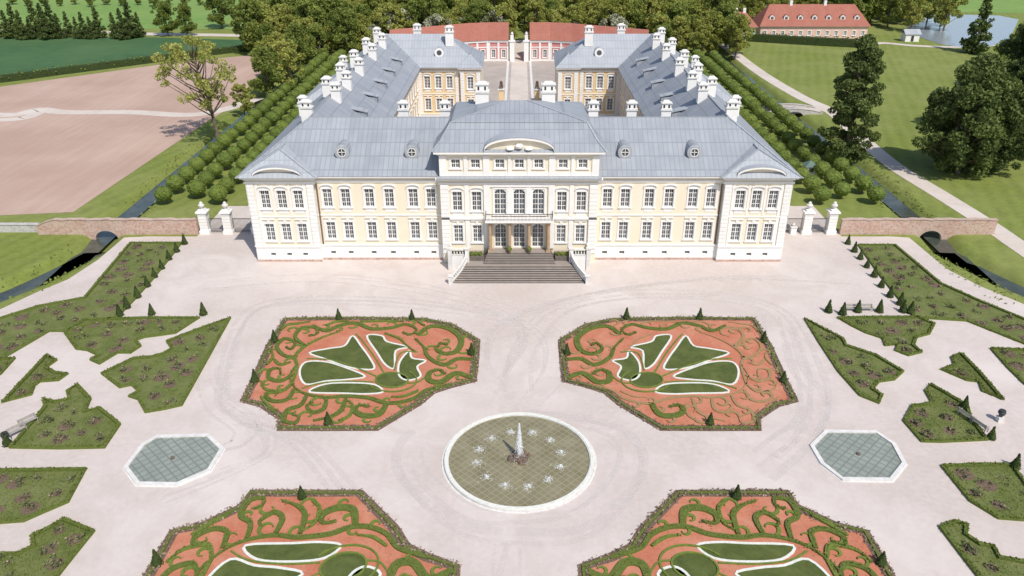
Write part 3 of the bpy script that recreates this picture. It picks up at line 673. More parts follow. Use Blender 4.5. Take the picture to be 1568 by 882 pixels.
# ------------------------------------------------------------------ big parterres
UL=GL([(437,489),(545,488),(650,490),(690,498),(730,522),(727,555),(724,583),(690,591),(662,600),(640,618),(577,656),(500,656),(428,656),(432,640),(402,620),(374,614),(392,578),(413,530)])
curves=[([(480,500),(500,508),(520,500),(545,496),(570,505),(600,503),(622,498),(638,506),(628,514),(617,510)],.6),
([(640,514),(660,501),(688,505),(706,520),(700,538),(682,543),(668,536),(676,527),(685,530)],.75),
([(724,552),(700,551),(680,560),(657,549),(648,532),(636,520)],.6),
([(722,580),(698,573),(676,586),(658,584),(658,572),(672,568),(682,574)],.8),
([(692,590),(655,598),(635,611),(610,618),(588,618),(565,611),(530,608),(500,610),(470,605),(452,595),(444,577),(455,560)],.5),
([(592,620),(580,636),(558,638),(544,631),(550,622),(565,624)],.75),
([(447,590),(455,562),(452,547),(467,532),(492,519),(520,509)],.42),
([(455,548),(436,546),(424,532),(436,520),(452,526),(446,536),(438,533)],.5),
([(466,530),(452,517),(462,504),(482,503),(486,512),(474,516)],.5),
([(448,575),(430,585),(412,580),(414,568),(428,566),(430,574)],.5),
([(446,590),(430,601),(406,597),(400,586)],.42),([(450,598),(440,613),(420,616),(407,608),(415,600),(425,604)],.5),
([(470,607),(460,622),(440,630),(436,646),(452,649),(458,640),(449,637)],.52),
([(500,612),(496,627),(480,633),(470,624),(478,618)],.5),([(430,507),(440,499),(455,497),(475,494)],.4),
([(552,494),(590,493),(618,494)],.32),([(530,611),(522,630),(505,640),(480,646)],.5),
([(420,552),(430,560),(445,556)],.4),([(408,560),(418,548),(415,538)],.35),([(500,500),(515,494),(535,494)],.35),
([(520,646),(535,638),(540,622),(530,614)],.35),([(400,610),(415,625),(425,632)],.35),([(650,500),(640,494)],.3),
([(590,512),(612,520),(622,530),(636,540)],.3),([(640,600),(620,608),(600,610)],.3)]
leaves=[[(474,541),(506,534),(528,530),(540,515),(554,532),(567,550),(573,565),(552,566),(527,561),(500,551)],
[(562,515),(585,515),(593,524),(625,532),(606,538),(604,564),(590,559),(577,540)],
[(459,570),(469,555),(500,555),(530,564),(559,577),(530,582),(500,584),(468,589)],
[(474,601),(498,589),(540,587),(574,590),(586,601),(560,604),(528,603)],
[(611,575),(612,555),(627,538),(631,549),(652,553),(639,562),(644,577),(624,583)]]
ribs=[[(588,572),(572,545),(556,524),(545,512)],[(604,568),(609,548),(618,540),(640,540)],[(578,578),(540,562),(505,552),(470,550)],[(572,586),(530,585),(490,588),(462,596)],[(622,588),(640,586),(655,575)]]
ov=[(600+25*math.cos(a),583+11.5*math.sin(a)) for a in np.linspace(0,2*math.pi,20,endpoint=False)]
ov2=[(600+38*math.cos(a),583+18*math.sin(a)) for a in np.linspace(math.pi*-.25,math.pi*.85,16)]
fanpoly=GL([(448,600),(448,560),(470,535),(500,518),(545,506),(600,508),(640,522),(662,548),(660,585),(640,603),(600,610),(520,606)])
def inpoly(P,poly):
    x,y=P[:,0],P[:,1]; c=np.zeros(len(P),bool); n=len(poly)
    for i in range(n):
        x0,y0=poly[i]; x1,y1=poly[i-1]
        c^=((y0>y)!=(y1>y))&(x<(x1-x0)*(y-y0)/((y1-y0) or 1e-9)+x0)
    return c
def edgepts(poly,n,w,r):
    ps=np.array(poly); nxt=np.roll(ps,-1,0); L=np.linalg.norm(nxt-ps,axis=1); k=r.choice(len(ps),n,p=L/L.sum()); t=r.uniform(0,1,n)[:,None]
    Q=ps[k]*(1-t)+nxt[k]*t; Q+=r.uniform(-w,w,(n,2)); return Q
# tendrils: small curls branching off the main scrolls wherever there is free terracotta
tend=[]; tr_=random.Random(12); used=[]
for c,w in curves:
    P=crom(GL(c),8); step=9
    for i in range(4,len(P)-3,step):
        x,y=P[i]; dx,dy=P[i+1][0]-P[i-1][0],P[i+1][1]-P[i-1][1]; a=math.atan2(dy,dx)
        for sd in ((1,-1) if tr_.random()<.5 else (1,) if tr_.random()<.5 else (-1,)):
            rr=tr_.uniform(.55,1.0); pts=[]; cx,cy=x+math.cos(a+sd*1.57)*rr,y+math.sin(a+sd*1.57)*rr
            for k in range(12):
                th=a-sd*1.57+sd*k*.42; q=rr*(1-k*.055); pts.append((cx+math.cos(th)*q,cy+math.sin(th)*q))
            A=np.array(pts)
            if not inpoly(A,UL).all() or inpoly(A,fanpoly).any(): continue
            if any((cx-u)**2+(cy-v)**2<1.7**2 for u,v in used): continue
            used.append((cx,cy)); tend.append((pts,tr_.uniform(.26,.36)))
for sx in (1,-1):
    for sy in (1,-1):
        T=lambda p:(sx*p[0],p[1] if sy==1 else 2*FY-p[1])
        par=empty('ornamental_parterre'); r=np.random.default_rng(int(10+sx+2*sy))
        out=[T(p) for p in UL]; tan=(sx==-1 and sy==1)
        sheet('terracotta_bed',out,.045,TERRA,par)
        m=MB(); ribbon(m,out,1.0,.0,.055,SOIL,True); ribbon(m,out,.25,.0,.2,HEDGE,True)
        zz=.22
        for c,w in curves:
            zz+=.0015
            tn=tan and w<.55
            ribbon(m,[T(p) for p in crom(GL(c),7)],w*(.75 if tn else 1),.04,.16 if tn else zz,TANH if tn else (HEDGE if w>.48 else HEDGE2),taper=True)
        for pts_,w in tend: zz+=.0006; ribbon(m,[T(p) for p in pts_],w,.04,zz-.1,TANH if tan else HEDGE2,taper=True)
        for c in ribs: ribbon(m,[T(p) for p in crom(GL(c),5)],.16,.04,.15,HEDGE2)
        ribbon(m,[T(p) for p in crom(GL(ov2),2)],.16,.04,.19,HEDGE2)
        ribbon(m,[T(p) for p in GL(ov)],.18,.04,.18,HEDGE2,True)
        for l in leaves: ribbon(m,[T(p) for p in crom(GL(l),4,True)],.24,.04,.10,WLINE,True)
        m.obj('box_scrolls',par)
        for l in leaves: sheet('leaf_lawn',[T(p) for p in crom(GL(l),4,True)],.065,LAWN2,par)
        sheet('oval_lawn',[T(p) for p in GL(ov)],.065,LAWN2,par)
        Q=edgepts(out,2300,.5,r); P=np.c_[Q,r.uniform(.05,.25,len(Q))]
        me=combine('border_plants',[(*leafquads(P,.12,.8,r),0,r.uniform(0,1,len(P))**1.1)],[L_FLOWER]); addobj('border_plants',me,par)
        pts=[]
        for c,w in curves:
            if tan and w<.55: continue
            q=np.array([T(p) for p in crom(GL(c),12)]); k=r.integers(0,len(q),int(len(q)*4)); pts.append(np.c_[q[k]+r.normal(size=(len(k),2))*w*.2,r.uniform(.18,.28,len(k))])
        P=np.concatenate(pts); me=combine('hedge_leaves',[(*leafquads(P,.085,.8,r),0,r.uniform(.3,1,len(P)))],[L_HEDGE]); addobj('hedge_leaves',me,par)
        q=np.array(out); B=r.uniform(q.min(0),q.max(0),(900,2)); B=B[inpoly(B,out)]; B=np.c_[B,r.uniform(.05,.1,len(B))]
        me=combine('weeds',[(*leafquads(B,.05,.8,r),0,r.uniform(0,1,len(B)))],[L_HEDGE]); addobj('stray_weeds',me,par)
        for c in GL([(519,489),(631,489),(421,524),(722,543),(391,585),(503,650)]): cone(*T(c),.9)
# ------------------------------------------------------------------ side flower beds
beds=[
[(200,373),(278,373),(258,398),(232,430),(205,460),(180,486),(100,508),(75,508),(0,552),(-80,600),(-80,520),(0,489),(60,470),(130,457),(165,415)],
[(100,510),(130,491),(220,488),(305,488),(268,511),(245,514),(222,517),(208,522),(215,531),(200,541),(180,541),(152,558),(140,552),(152,545),(135,537),(118,535)],
[(352,488),(320,545),(277,622),(252,627),(224,632),(213,612),(199,608),(213,600),(203,590),(185,594),(157,573),(205,550),(232,548),(250,543),(264,535),(256,524),(300,507)],
[(-80,548),(0,551),(22,550),(0,574),(-60,610)],
[(5,617),(35,585),(72,545),(86,553),(70,564),(84,572),(103,574),(90,583),(62,585),(52,592),(48,605)],
[(17,686),(90,687),(160,686),(183,651),(152,626),(130,632),(138,612),(118,590),(104,600),(106,612),(85,617),(66,612),(70,624),(52,645)],
[(-60,722),(0,722),(131,720),(103,770),(60,788),(38,798),(-60,806)],
[(98,797),(143,815),(110,855),(72,905),(-60,905),(-30,870),(0,850),(28,850),(52,838),(50,822),(72,812)],
[(1315,376),(1370,376),(1440,435),(1500,462),(1568,490),(1660,530),(1660,570),(1568,527),(1480,492),(1400,487),(1380,462),(1350,425)],
[(1283,488),(1340,487),(1405,487),(1430,497),(1422,512),(1403,517),(1398,530),(1410,540),(1390,545),(1372,538),(1375,528),(1356,530),(1352,519),(1325,510),(1305,500)],
[(1232,489),(1290,520),(1295,530),(1340,545),(1382,570),(1368,582),(1345,585),(1335,597),(1350,606),(1345,618),(1318,607),(1285,570),(1255,525)],
[(1442,567),(1462,560),(1458,548),(1472,543),(1500,572),(1535,613),(1505,600),(1500,586),(1480,583)],
[(1385,646),(1398,622),(1408,622),(1428,618),(1418,600),(1425,590),(1480,622),(1485,640),(1510,674),(1440,677),(1412,677)],
[(1443,715),(1500,713),(1550,713),(1572,747),(1660,750),(1660,800),(1570,797),(1528,794),(1487,769)],
[(1440,808),(1462,800),(1480,805),(1478,820),(1500,835),(1520,838),(1530,855),(1568,862),(1660,870),(1660,930),(1530,925),(1480,860)],
[(1518,535),(1568,537),(1660,545),(1660,600),(1570,590),(1545,565)]]
k=0
for bd in beds:
    pl=GL(bd); k+=1; r=np.random.default_rng(100+k); par=empty('flower_bed')
    sheet('bed_lawn',pl,.04+.0005*k,LAWN,par)
    m=MB(); ribbon(m,pl,.36,.02,.28,HEDGE,True)
    q=np.array(pl); mn,mx=q.min(0),q.max(0)
    C=r.uniform(mn,mx,(1600,2)); C=C[inpoly(C,pl)]
    sel=[]
    ring=pl+[pl[0]]
    for c in C:
        if float(segd(np.array([c[0]]),np.array([c[1]]),ring)[0])<.95: continue
        if all((c[0]-s[0])**2+(c[1]-s[1])**2>1.9**2 for s in sel): sel.append(c)
    PL=[];SH=[];FL=[]
    for i,c in enumerate(sel):
        rad=r.uniform(.45,.95); sg=10
        if r.uniform()<.7: m.face([(c[0]+rad*math.cos(6.283*j/sg)*r.uniform(.9,1.1),c[1]+rad*math.sin(6.283*j/sg)*r.uniform(.9,1.1),.058+.0004*i) for j in range(sg)],SOIL)
        for b_ in range(r.integers(3,8)):
            an,dd=r.uniform(0,6.28),rad*r.uniform(.2,.9); n=r.integers(6,16)
            pp=np.array([c[0]+dd*math.cos(an),c[1]+dd*math.sin(an),.25])+r.normal(size=(n,3))*np.array([.16,.16,.12]); pp[:,2]=np.abs(pp[:,2])
            PL.append(pp); SH.append(np.clip(r.uniform(0,1)+r.normal(size=n)*.2,0,1))
            if r.uniform()<.3: FL.append(pp[:3]+np.array([0,0,.15]))
    E=edgepts(pl,int(600+20*len(pl)),.16,r); E=np.c_[E,r.uniform(.22,.36,len(E))]
    parts=[(*leafquads(E,.10,.8,r),0,r.uniform(.2,1,len(E)))]
    if PL:
        A=np.concatenate(PL); parts.append((*leafquads(A,.12,.8,r),1,np.concatenate(SH)))
    if FL:
        A=np.concatenate(FL); parts.append((*leafquads(A,.08,.9,r),2,r.uniform(.5,1,len(A))))
    T_=r.uniform(mn,mx,(2500,2)); T_=T_[inpoly(T_,pl)]; T_=np.c_[T_,r.uniform(.04,.12,len(T_))]; parts.append((*leafquads(T_,.07,.6,r),0,r.uniform(0.2,1,len(T_))))
    m.obj('bed_edging',par); addobj('bed_plants',combine('bed_plants',parts,[L_HEDGE,L_ROSE,L_FLOWER]),par)
for c in GL([(283,374),(271,386),(259,398),(248,412),(237,425),(226,439),(211,456),(195,472),(184,484),(233,482),(312,482),
    (1298,374),(1308,386),(1317,397),(1327,410),(1338,424),(1349,440),(1362,455),(1378,467),(1394,480),(1313,478),(1268,478),(1346,478),(1476,625),(1517,672),(1554,716),(12,682),(1290,482),(1382,478)]): cone(*c,.95)
# ------------------------------------------------------------------ pools + fountain
def pool(px):
    P=GL(px); par=empty('octagonal_pool'); sheet('water',P,.10,W_POOL,par)
    m=MB(); ribbon(m,P,.42,.0,.22,STONE,True); ribbon(m,P,.7,.0,.04,STONE,True); m.obj('stone_rim',par)
    c=np.mean(P,0); m=MB(); m.lathe(c[0],c[1],[(.22,.1),(.18,.28),(.05,.32)],BRONZE,8); m.obj('nozzle',par)
pool([(193,717),(219,683),(240,670),(318,668),(340,689),(320,722),(271,743),(212,742)])
pool([(1243,684),(1265,662),(1341,663),(1368,681),(1384,711),(1364,736),(1290,735),(1259,711)])
ft=empty('fountain'); RR=7.15
circ=lambda r,n=64:[(r*math.cos(2*math.pi*i/n),FY+r*math.sin(2*math.pi*i/n)) for i in range(n)]
sheet('water',circ(RR-.2),.12,W_FOUNT,ft)
m=MB(); ribbon(m,circ(RR,72),.45,0,.26,STONE,True); ribbon(m,circ(RR+.02,72),.3,.26,.32,WLINE,True); ribbon(m,circ(RR+.35,72),.2,0,.05,STONE,True); m.obj('stone_rim',ft)
r=np.random.default_rng(8); m=MB()
for i in range(40):
    a=r.uniform(0,6.28); q=r.uniform(0,1)**.7*1.05; s=r.uniform(.15,.34); z=.1+.55*(1-q/1.1)
    cx,cy=q*math.cos(a),FY+q*math.sin(a)
    m.lathe(cx,cy,[(s*.9*r.uniform(.7,1.2),z-.2),(s*r.uniform(.8,1.1),z),(s*.6*r.uniform(.6,1.1),z+s*.8),(.03,z+s)],BRONZE if r.uniform()<.45 else SOIL,6)
m.obj('rockwork',ft)
parts=[]
n=2200; h=r.uniform(0,1,n)**.8; a=r.uniform(0,6.28,n); q=(.06+.42*(1-h)**1.1)*r.uniform(0,1,n)
parts.append((*leafquads(np.stack([q*np.cos(a),FY+q*np.sin(a),.7+3.6*h],1),.05,.8,r),0,1))
n=1200; a=r.uniform(0,6.28,n); q=np.abs(r.normal(size=n))*.55; parts.append((*leafquads(np.stack([q*np.cos(a),FY+q*np.sin(a),.15+1.5*np.exp(-q*2.2)*r.uniform(0,1,n)],1),.05,.8,r),1,1))
for i in range(12):
    an=6.283*i/12+.2; n=260; cx,cy=4.2*math.cos(an),FY+4.2*math.sin(an)
    rr_=np.abs(r.normal(size=n))*.36; aa=r.uniform(0,6.28,n)
    parts.append((*leafquads(np.stack([cx+rr_*np.cos(aa),cy+rr_*np.sin(aa),.135+.35*np.exp(-rr_*6)*r.uniform(0,1,n)],1),.055,.9,r),1,1))
V,Q=tube([(0,FY,.7),(0,FY,2.2),(0,FY,4.1)],[.18,.13,.03],8); parts.append((V,Q,0,1))
addobj('water_jets',combine('water_jets',parts,[FOAM,MIST]),ft)
# ------------------------------------------------------------------ walls, gates, bridges
def archwall(name,x0,x1,y,th,zt,archs,mat,zb=-.1,cap=None):
    m=MB(); xs=list(np.arange(x0,x1,.4))+[x1]
    for c,w,h in archs: xs+=list(np.linspace(c-w,c+w,17))
    xs=sorted(xs)
    def bot(x):
        for c,w,h in archs:
            if abs(x-c)<w*.999: return -1.0+h*math.sqrt(1-((x-c)/w)**2)
            if abs(x-c)<w+3.5: return -1.7
        return zb
    ztf=zt if callable(zt) else (lambda x:zt)
    for a,b in zip(xs,xs[1:]):
        if b-a<1e-4: continue
        e=1e-4; za,zb_=bot(a+e),bot(b-e); ta,tb=ztf(a),ztf(b)
        m.hexa([(a,y-th/2,za),(b,y-th/2,zb_),(b,y+th/2,zb_),(a,y+th/2,za),(a,y-th/2,ta),(b,y-th/2,tb),(b,y+th/2,tb),(a,y+th/2,ta)],mat)
        m.hexa([(a,y-th/2-.1,ta),(b,y-th/2-.1,tb),(b,y+th/2+.1,tb),(a,y+th/2+.1,ta),(a,y-th/2-.1,ta+.1),(b,y-th/2-.1,tb+.1),(b,y+th/2+.1,tb+.1),(a,y+th/2+.1,ta+.1)],cap or mat)
    for c,w,h in archs:
        for i in range(12):
            a0,a1=math.pi*i/12,math.pi*(i+1)/12
            f=lambda q,a:(c-(w+q)*math.cos(a),-1.0+(h+q)*math.sin(a))
            p=[f(0,a0),f(0,a1),f(.3,a1),f(.3,a0)]; m.face([(u,y-th/2-.03,v) for u,v in p],cap or mat)
    return m.obj(name)
CAP=M('wall_capping',(.54,.42,.35),(.42,.31,.25),1)
wob=lambda x:2.55+.05*math.sin(x*1.3)+.04*math.sin(x*3.1)
archwall('brick_wall',-78,-52,117.5,.6,lambda x:wob(x) if x>-75 else wob(x)-.35*(-75-x),[(-67,1.9,1.7)],BRICK,cap=CAP)
archwall('brick_wall',52,77,117.5,.6,wob,[(66.8,1.9,1.7)],BRICK,cap=CAP)
archwall('stone_wall',-160,-78.3,118.5,.7,lambda x:1.3,[],GREYWALL)
archwall('arched_bridge',61.5,75.5,193.5,.6,lambda x:1.3-.02*(x-68.5)**2,[(68.5,2.4,1.7)],GREYWALL)
archwall('arched_bridge',61.5,75.5,198.5,.6,lambda x:1.3-.02*(x-68.5)**2,[(68.5,2.4,1.7)],GREYWALL)
m=MB(); m.box(61.5,75.5,193.8,198.2,.1,.3,PATH); m.obj('bridge_deck')
def pillar(x,y):
    m=MB(); w=.66
    m.box(x-w-.15,x+w+.15,y-w-.15,y+w+.15,0,.6,WHT)
    for i in range(6): m.box(x-w,x+w,y-w,y+w,.6+i*.5,1.04+i*.5,WHT); m.box(x-w+.06,x+w-.06,y-w+.06,y+w-.06,1.04+i*.5,1.1+i*.5,STONE)
    m.box(x-w-.22,x+w+.22,y-w-.22,y+w+.22,3.6,3.85,WHT); m.box(x-w+.15,x+w-.15,y-w+.15,y+w-.15,3.85,4.15,WHT)
    m.lathe(x,y,[(.2,4.15),(.22,4.3),(.45,4.6),(.5,4.85),(.25,5.05),(.3,5.15),(.1,5.4)],STONE,12); m.obj('gate_pillar')
for x in (-51,-47.2,46.6,50.6): pillar(x,118)
m=MB()
for a,b in ((-46.4,-39.2),(-50.2,-48.0),(39.2,45.8),(47.4,49.8)):
    n=int((b-a)/.18)
    for i in range(n+1): x=a+(b-a)*i/n; m.box(x-.02,x+.02,117.98,118.02,.1,2.6,DARK)
    m.box(a,b,117.96,118.04,.3,.36,DARK); m.box(a,b,117.95,118.05,2.4,2.47,DARK)
m.obj('iron_fence')
for x in (-43,-41,41.5,44.5):
    m=MB(); m.box(x-.45,x+.45,117.3,118.4,0,1.1,WHT); m.box(x-.52,x+.52,117.2,118.5,1.1,1.25,STONE); m.lathe(x,117.85,[(.15,1.25),(.3,1.5),(.15,1.75)],STONE,8); m.obj('stone_pier')
for s in (-1,1):
    x,y=s*4.6,203; par=empty('lion_statue_on_pillar')
    m=MB(); m.box(x-.8,x+.8,y-.8,y+.8,0,.5,STONE); m.box(x-.62,x+.62,y-.62,y+.62,.5,3.9,YEL2); m.box(x-.85,x+.85,y-.85,y+.85,3.9,4.2,STONE); m.obj('pillar',par)
    me=bpy.data.meshes.new('lion')
    vs=[(0,.5,.5),(0,0,.9),(0,-.35,1.35),(0,-.55,1.95),(0,-.9,1.9),(.25,.45,.45),(.35,-.15,.1),(-.25,.45,.45),(-.35,-.15,.1),(.22,-.4,1.1),(.22,-.6,.1),(-.22,-.4,1.1),(-.22,-.6,.1),(0,.95,.2),(0,1.1,.9)]
    es=[(0,1),(1,2),(2,3),(3,4),(0,5),(5,6),(0,7),(7,8),(2,9),(9,10),(2,11),(11,12),(0,13),(13,14)]
    me.from_pydata([(a*1.1,b,c) for a,b,c in vs],es,[]); me.materials.append(BRONZE)
    lo=addobj('lion',me,par,(x,y,4.2)); sk=lo.modifiers.new('s','SKIN')
    rd=[.42,.42,.42,.36,.18,.3,.12,.3,.12,.18,.12,.18,.12,.08,.07]
    for i,rv in enumerate(rd): me.skin_vertices[0].data[i].radius=(rv,rv)
    me.skin_vertices[0].data[0].use_root=True; lo.modifiers.new('b','SUBSURF').levels=1
# ------------------------------------------------------------------ stables & gate, farm houses
def polybuild(name,F,depth,zw,zr,wallm,roofm):
    par=empty(name); m=MB(); B=[(x,y+depth) for x,y in F]; Mi=[(x,y+depth/2) for x,y in F]
    for i in range(len(F)-1):
        a,b=F[i],F[i+1]; L=math.dist(a,b); d=((b[0]-a[0])/L,(b[1]-a[1])/L); n=(d[1],-d[0]); fr=Fr(a,d,n)
        k_=max(1,int(L/2.6)); ops=[((j+.5)*L/k_,1.0,1.2,2.6,{'arch':1,'rows':3}) for j in range(k_)]
        wall(m,fr,0,L,0,zw,ops,wallm); fbox(m,fr,0,L,0,.3,zw-.7,zw,WHT); fbox(m,fr,0,L,0,.15,0,.6,WHT); fbox(m,fr,0,L,0,.1,4.2,4.5,WHT)
        for j in range(k_+1): u=min(max(j*L/k_,.3),L-.3); fbox(m,fr,u-.3,u+.3,0,.18,.6,zw-.7,WHT)
        m.face([(*B[i],0),(*B[i+1],0),(*B[i+1],zw),(*B[i],zw)],wallm)
        e0=(a[0]+n[0]*.6,a[1]+n[1]*.6); e1=(b[0]+n[0]*.6,b[1]+n[1]*.6)
        m.face([(*e0,zw),(*e1,zw),(*Mi[i+1],zr),(*Mi[i],zr)],roofm); m.face([(*B[i],zw),(*B[i+1],zw),(*Mi[i+1],zr),(*Mi[i],zr)],roofm)
    for i in (0,-1):
        m.face([(*F[i],0),(*B[i],0),(*B[i],zw),(*F[i],zw)],wallm); m.face([(*F[i],zw),(*B[i],zw),(*Mi[i],zr)],wallm)
    m.obj('stable_walls_and_roof',par); return par
SF=[(-40,246),(-31,251),(-22,256),(-17,259),(-10,261.2),(-3.4,261)]
polybuild('stable_building',SF,12,6.6,11.2,PINK,RED)
polybuild('stable_building',[(-x,y) for x,y in SF[::-1]],12,6.6,11.2,PINK,RED)
for s in (-1,1):
    m=MB(); x=s*2.3; m.box(x-.75,x+.75,260,261.5,0,6.2,WHT); m.box(x-1,x+1,259.8,261.7,6.2,6.6,WHT); m.box(x-.5,x+.5,260.3,261.2,6.6,8.2,WHT); m.lathe(x,260.8,[(.3,8.2),(.5,8.6),(.2,9.2)],STONE,8); m.obj('gate_pillar')
def house(name,x0,x1,y,dep,zw,zr,wallm,roofm,nw,dorm=0,hip=4):
    par=empty(name); m=MB(); fr=Fr((x0,y),(1,0),(0,-1)); L=x1-x0
    wall(m,fr,0,L,0,zw,[((j+.5)*L/nw,1.1,1.1,1.6,{'rows':3}) for j in range(nw)],wallm)
    m.face([(x0,y,0),(x0,y+dep,0),(x0,y+dep,zw),(x0,y,zw)],wallm); m.face([(x1,y,0),(x1,y+dep,0),(x1,y+dep,zw),(x1,y,zw)],wallm); m.face([(x0,y+dep,0),(x1,y+dep,0),(x1,y+dep,zw),(x0,y+dep,zw)],wallm)
    fbox(m,fr,-.2,L+.2,0,.3,zw-.3,zw-.02,WHT)
    o=.7; ym=y+dep/2; e=[(x0-o,y-o,zw),(x1+o,y-o,zw),(x1+o,y+dep+o,zw),(x0-o,y+dep+o,zw)]; a,b=(x0+hip,ym,zr),(x1-hip,ym,zr)
    m.face([e[0],e[1],b,a],roofm); m.face([e[2],e[3],a,b],roofm); m.face([e[1],e[2],b],roofm); m.face([e[3],e[0],a],roofm)
    for j in range(dorm):
        x=x0+(j+.8)*L/(dorm+.6); z=zw+(zr-zw)*.3; yy=y+dep*.12
        m.box(x-.9,x+.9,yy,yy+2.5,z,z+1.2,WHT); m.box(x-.5,x+.5,yy-.03,yy-.01,z+.2,z+1.0,GLASS)
        m.face([(x-1.1,yy-.2,z+1.2),(x,yy-.2,z+1.9),(x,yy+4,z+1.9),(x-1.1,yy+3,z+1.2)],roofm); m.face([(x+1.1,yy-.2,z+1.2),(x,yy-.2,z+1.9),(x,yy+4,z+1.9),(x+1.1,yy+3,z+1.2)],roofm)
        m.face([(x-.9,yy-.05,z+1.2),(x+.9,yy-.05,z+1.2),(x,yy-.05,z+1.8)],WHT)
    for q in (.3,.62): m.box(x0+L*q-.5,x0+L*q+.5,ym-.5,ym+.5,zr-.6,zr+1.3,WHT)
    m.obj('house_body',par)
house('long_red_roofed_house',90,130,304,13,4.4,11.4,PINK2,RED,12,7)
house('teal_cottage',77,86.5,298,11,5.0,9.6,TEAL,RED,3,0,3)
house('manor_house',98,132,392,12,5,9,WHT,ROOF,10)
sx_,sy_=G(1396,64); m=MB(); m.box(sx_-2.5,sx_+2.5,sy_,sy_+4,0,2.6,WHT); m.face([(sx_-3,sy_-.4,2.6),(sx_+3,sy_-.4,2.6),(sx_+3,sy_+2,4.2),(sx_-3,sy_+2,4.2)],ROOF2); m.face([(sx_-3,sy_+4.4,2.6),(sx_+3,sy_+4.4,2.6),(sx_+3,sy_+2,4.2),(sx_-3,sy_+2,4.2)],ROOF2); m.box(sx_-.5,sx_+.5,sy_-.03,sy_,0.1,2.1,DARK); m.obj('white_pavilion')
kx,ky=G(1238,268); m=MB(); m.box(kx-1.0,kx+1.0,ky-1.0,ky+1.0,0,2.0,WHT); m.box(kx-.5,kx+.5,ky-1.03,ky-1.0,.9,1.7,GLASS)
GRF=M('green_roof',(.14,.2,.17),(.11,.17,.14),2)
for (a,b),(c,d_) in zip([(-1.3,-1.3),(1.3,-1.3),(1.3,1.3),(-1.3,1.3)],[(1.3,-1.3),(1.3,1.3),(-1.3,1.3),(-1.3,-1.3)]): m.face([(kx+a,ky+b,2.0),(kx+c,ky+d_,2.0),(kx,ky,3.0)],GRF)
m.obj('ticket_kiosk')
# ------------------------------------------------------------------ benches, urns
WOODM=M('bench_wood',(.40,.37,.33),(.3,.28,.25),3)
def bench(px,py,rz):
    x,y=G(px,py); m=MB()
    for i in range(4): m.box(-.9,.9,-.25+i*.13,-.15+i*.13,.43,.47,WOODM)
    for i in range(3): m.box(-.9,.9,.26,.30,.55+i*.13,.63+i*.13,WOODM)
    for sx in (-.8,.8):
        m.box(sx-.04,sx+.04,-.25,-.17,0,.43,WOODM); m.box(sx-.04,sx+.04,.2,.28,0,.92,WOODM); m.box(sx-.04,sx+.04,-.25,.2,.62,.67,WOODM)
    o=m.obj('garden_bench'); o.location=(x,y,.02); o.rotation_euler[2]=rz
bench(1478,640,R_(110)); bench(1500,655,R_(110)); bench(45,650,R_(55)); bench(28,664,R_(55)); bench(1303,476,0); bench(1325,476,0)
def urn(px,py,s=1.0):
    x,y=G(px,py); m=MB(); m.box(x-.3,x+.3,y-.3,y+.3,0,.6,STONE); m.lathe(x,y,[(.15,.6),(.2,.75),(.36*s,1.0),(.4*s,1.2),(.25,1.3),(.34,1.4)],DARK,12); m.obj('garden_urn')
urn(1530,645); urn(12,680)
for s in(-1,1):
    m=MB(); m.lathe(s*1.45,104.75,[(.2,2.41),(.28,2.8)],BRONZE,10)
    m.obj('plant_pot'); addobj('potted_shrub',globemesh('shrub',9,.34,3.05,160,L_MID,.09,trunk=False),None,(s*1.45,104.75,0))
    for q in range(3): addobj('shrub',globemesh('shrub',q,.36,.25,160,L_MID,.1,.8,False),None,(s*(5.7+q*.65),104.7,2.05))
    for q in range(3): addobj('shrub',globemesh('shrub',q,.36,.3,160,L_MID,.1,.8,False),None,(s*(8.1+q*.75),105.0,2.3))
# ------------------------------------------------------------------ trees
T_sparse=treemesh('sparse_tree',11,22,8.6,8.5,56,90,.27,L_SPRING,'round',.16,(-3,0),1.0,.45)
x,y=G(335,218); addobj('maple_tree',T_sparse,None,(x,y,0))
T_mid=[treemesh('mid_tree',20+i,16,6,2.5,60,110,.36,L_MID,'round',.25) for i in range(2)]
T_spr=[treemesh('spring_tree',30+i,14,5.2,2.5,45,90,.36,L_SPRING,'round',.24) for i in range(2)]
T_col=treemesh('column_tree',41,25,5.4,.8,150,170,.28,L_DARK,'col',.23)
T_big=[treemesh('big_tree',50+i,22,8.8,1.2,170,170,.32,L_MID if i else L_DARK,'col',.19) for i in range(2)]
T_con=treemesh('conifer',60,13,3.2,.8,60,70,.3,L_DARK,'cone',.3)
T_bl=treemesh('blossom_tree',70,9,4,2,35,80,.3,L_BLOSSOM,'round',.26)
x,y=G(1292,252); addobj('tall_linden_tree',T_col,None,(x,y,0))
for (px,py,s,i) in ((1466,266,1.0,0),(1545,215,1.15,0),(1510,262,.8,0),(1590,240,1.1,0)):
    x,y=G(px,py); addobj('oak_tree',T_big[i],None,(x,y,0),px%6,s)
for (px,py,s) in ((1492,82,1.5),(1540,130,1.3),(1560,100,1.5)):
    x,y=G(px,py); addobj('spruce_tree',T_con,None,(x,y,0),px%5,s)
for (px,py,s) in ((1548,140,1.0),(1575,170,1.1)):
    x,y=G(px,py); addobj('oak_tree',T_big[1],None,(x,y,0),px%5,s*.8)
for (px,py,s,k2) in ((410,150,.8,0),(445,140,.95,1),(425,120,.9,1),(460,110,.85,0),(375,178,.55,1),(478,90,.9,1)):
    x,y=G(px,py); addobj('field_maple_tree',(T_spr if k2 else T_mid)[random.randrange(2)],None,(x,y,0),random.uniform(0,6),s)
row=empty('conifer_row')
for i in range(24):
    px=-60+i*12+random.uniform(-3,3)
    if 165<px<175: continue
    x,y=G(px,58+random.uniform(-2,3)); addobj('conifer',T_con,row,(x,y,0),random.uniform(0,6),random.uniform(.6,1.05))
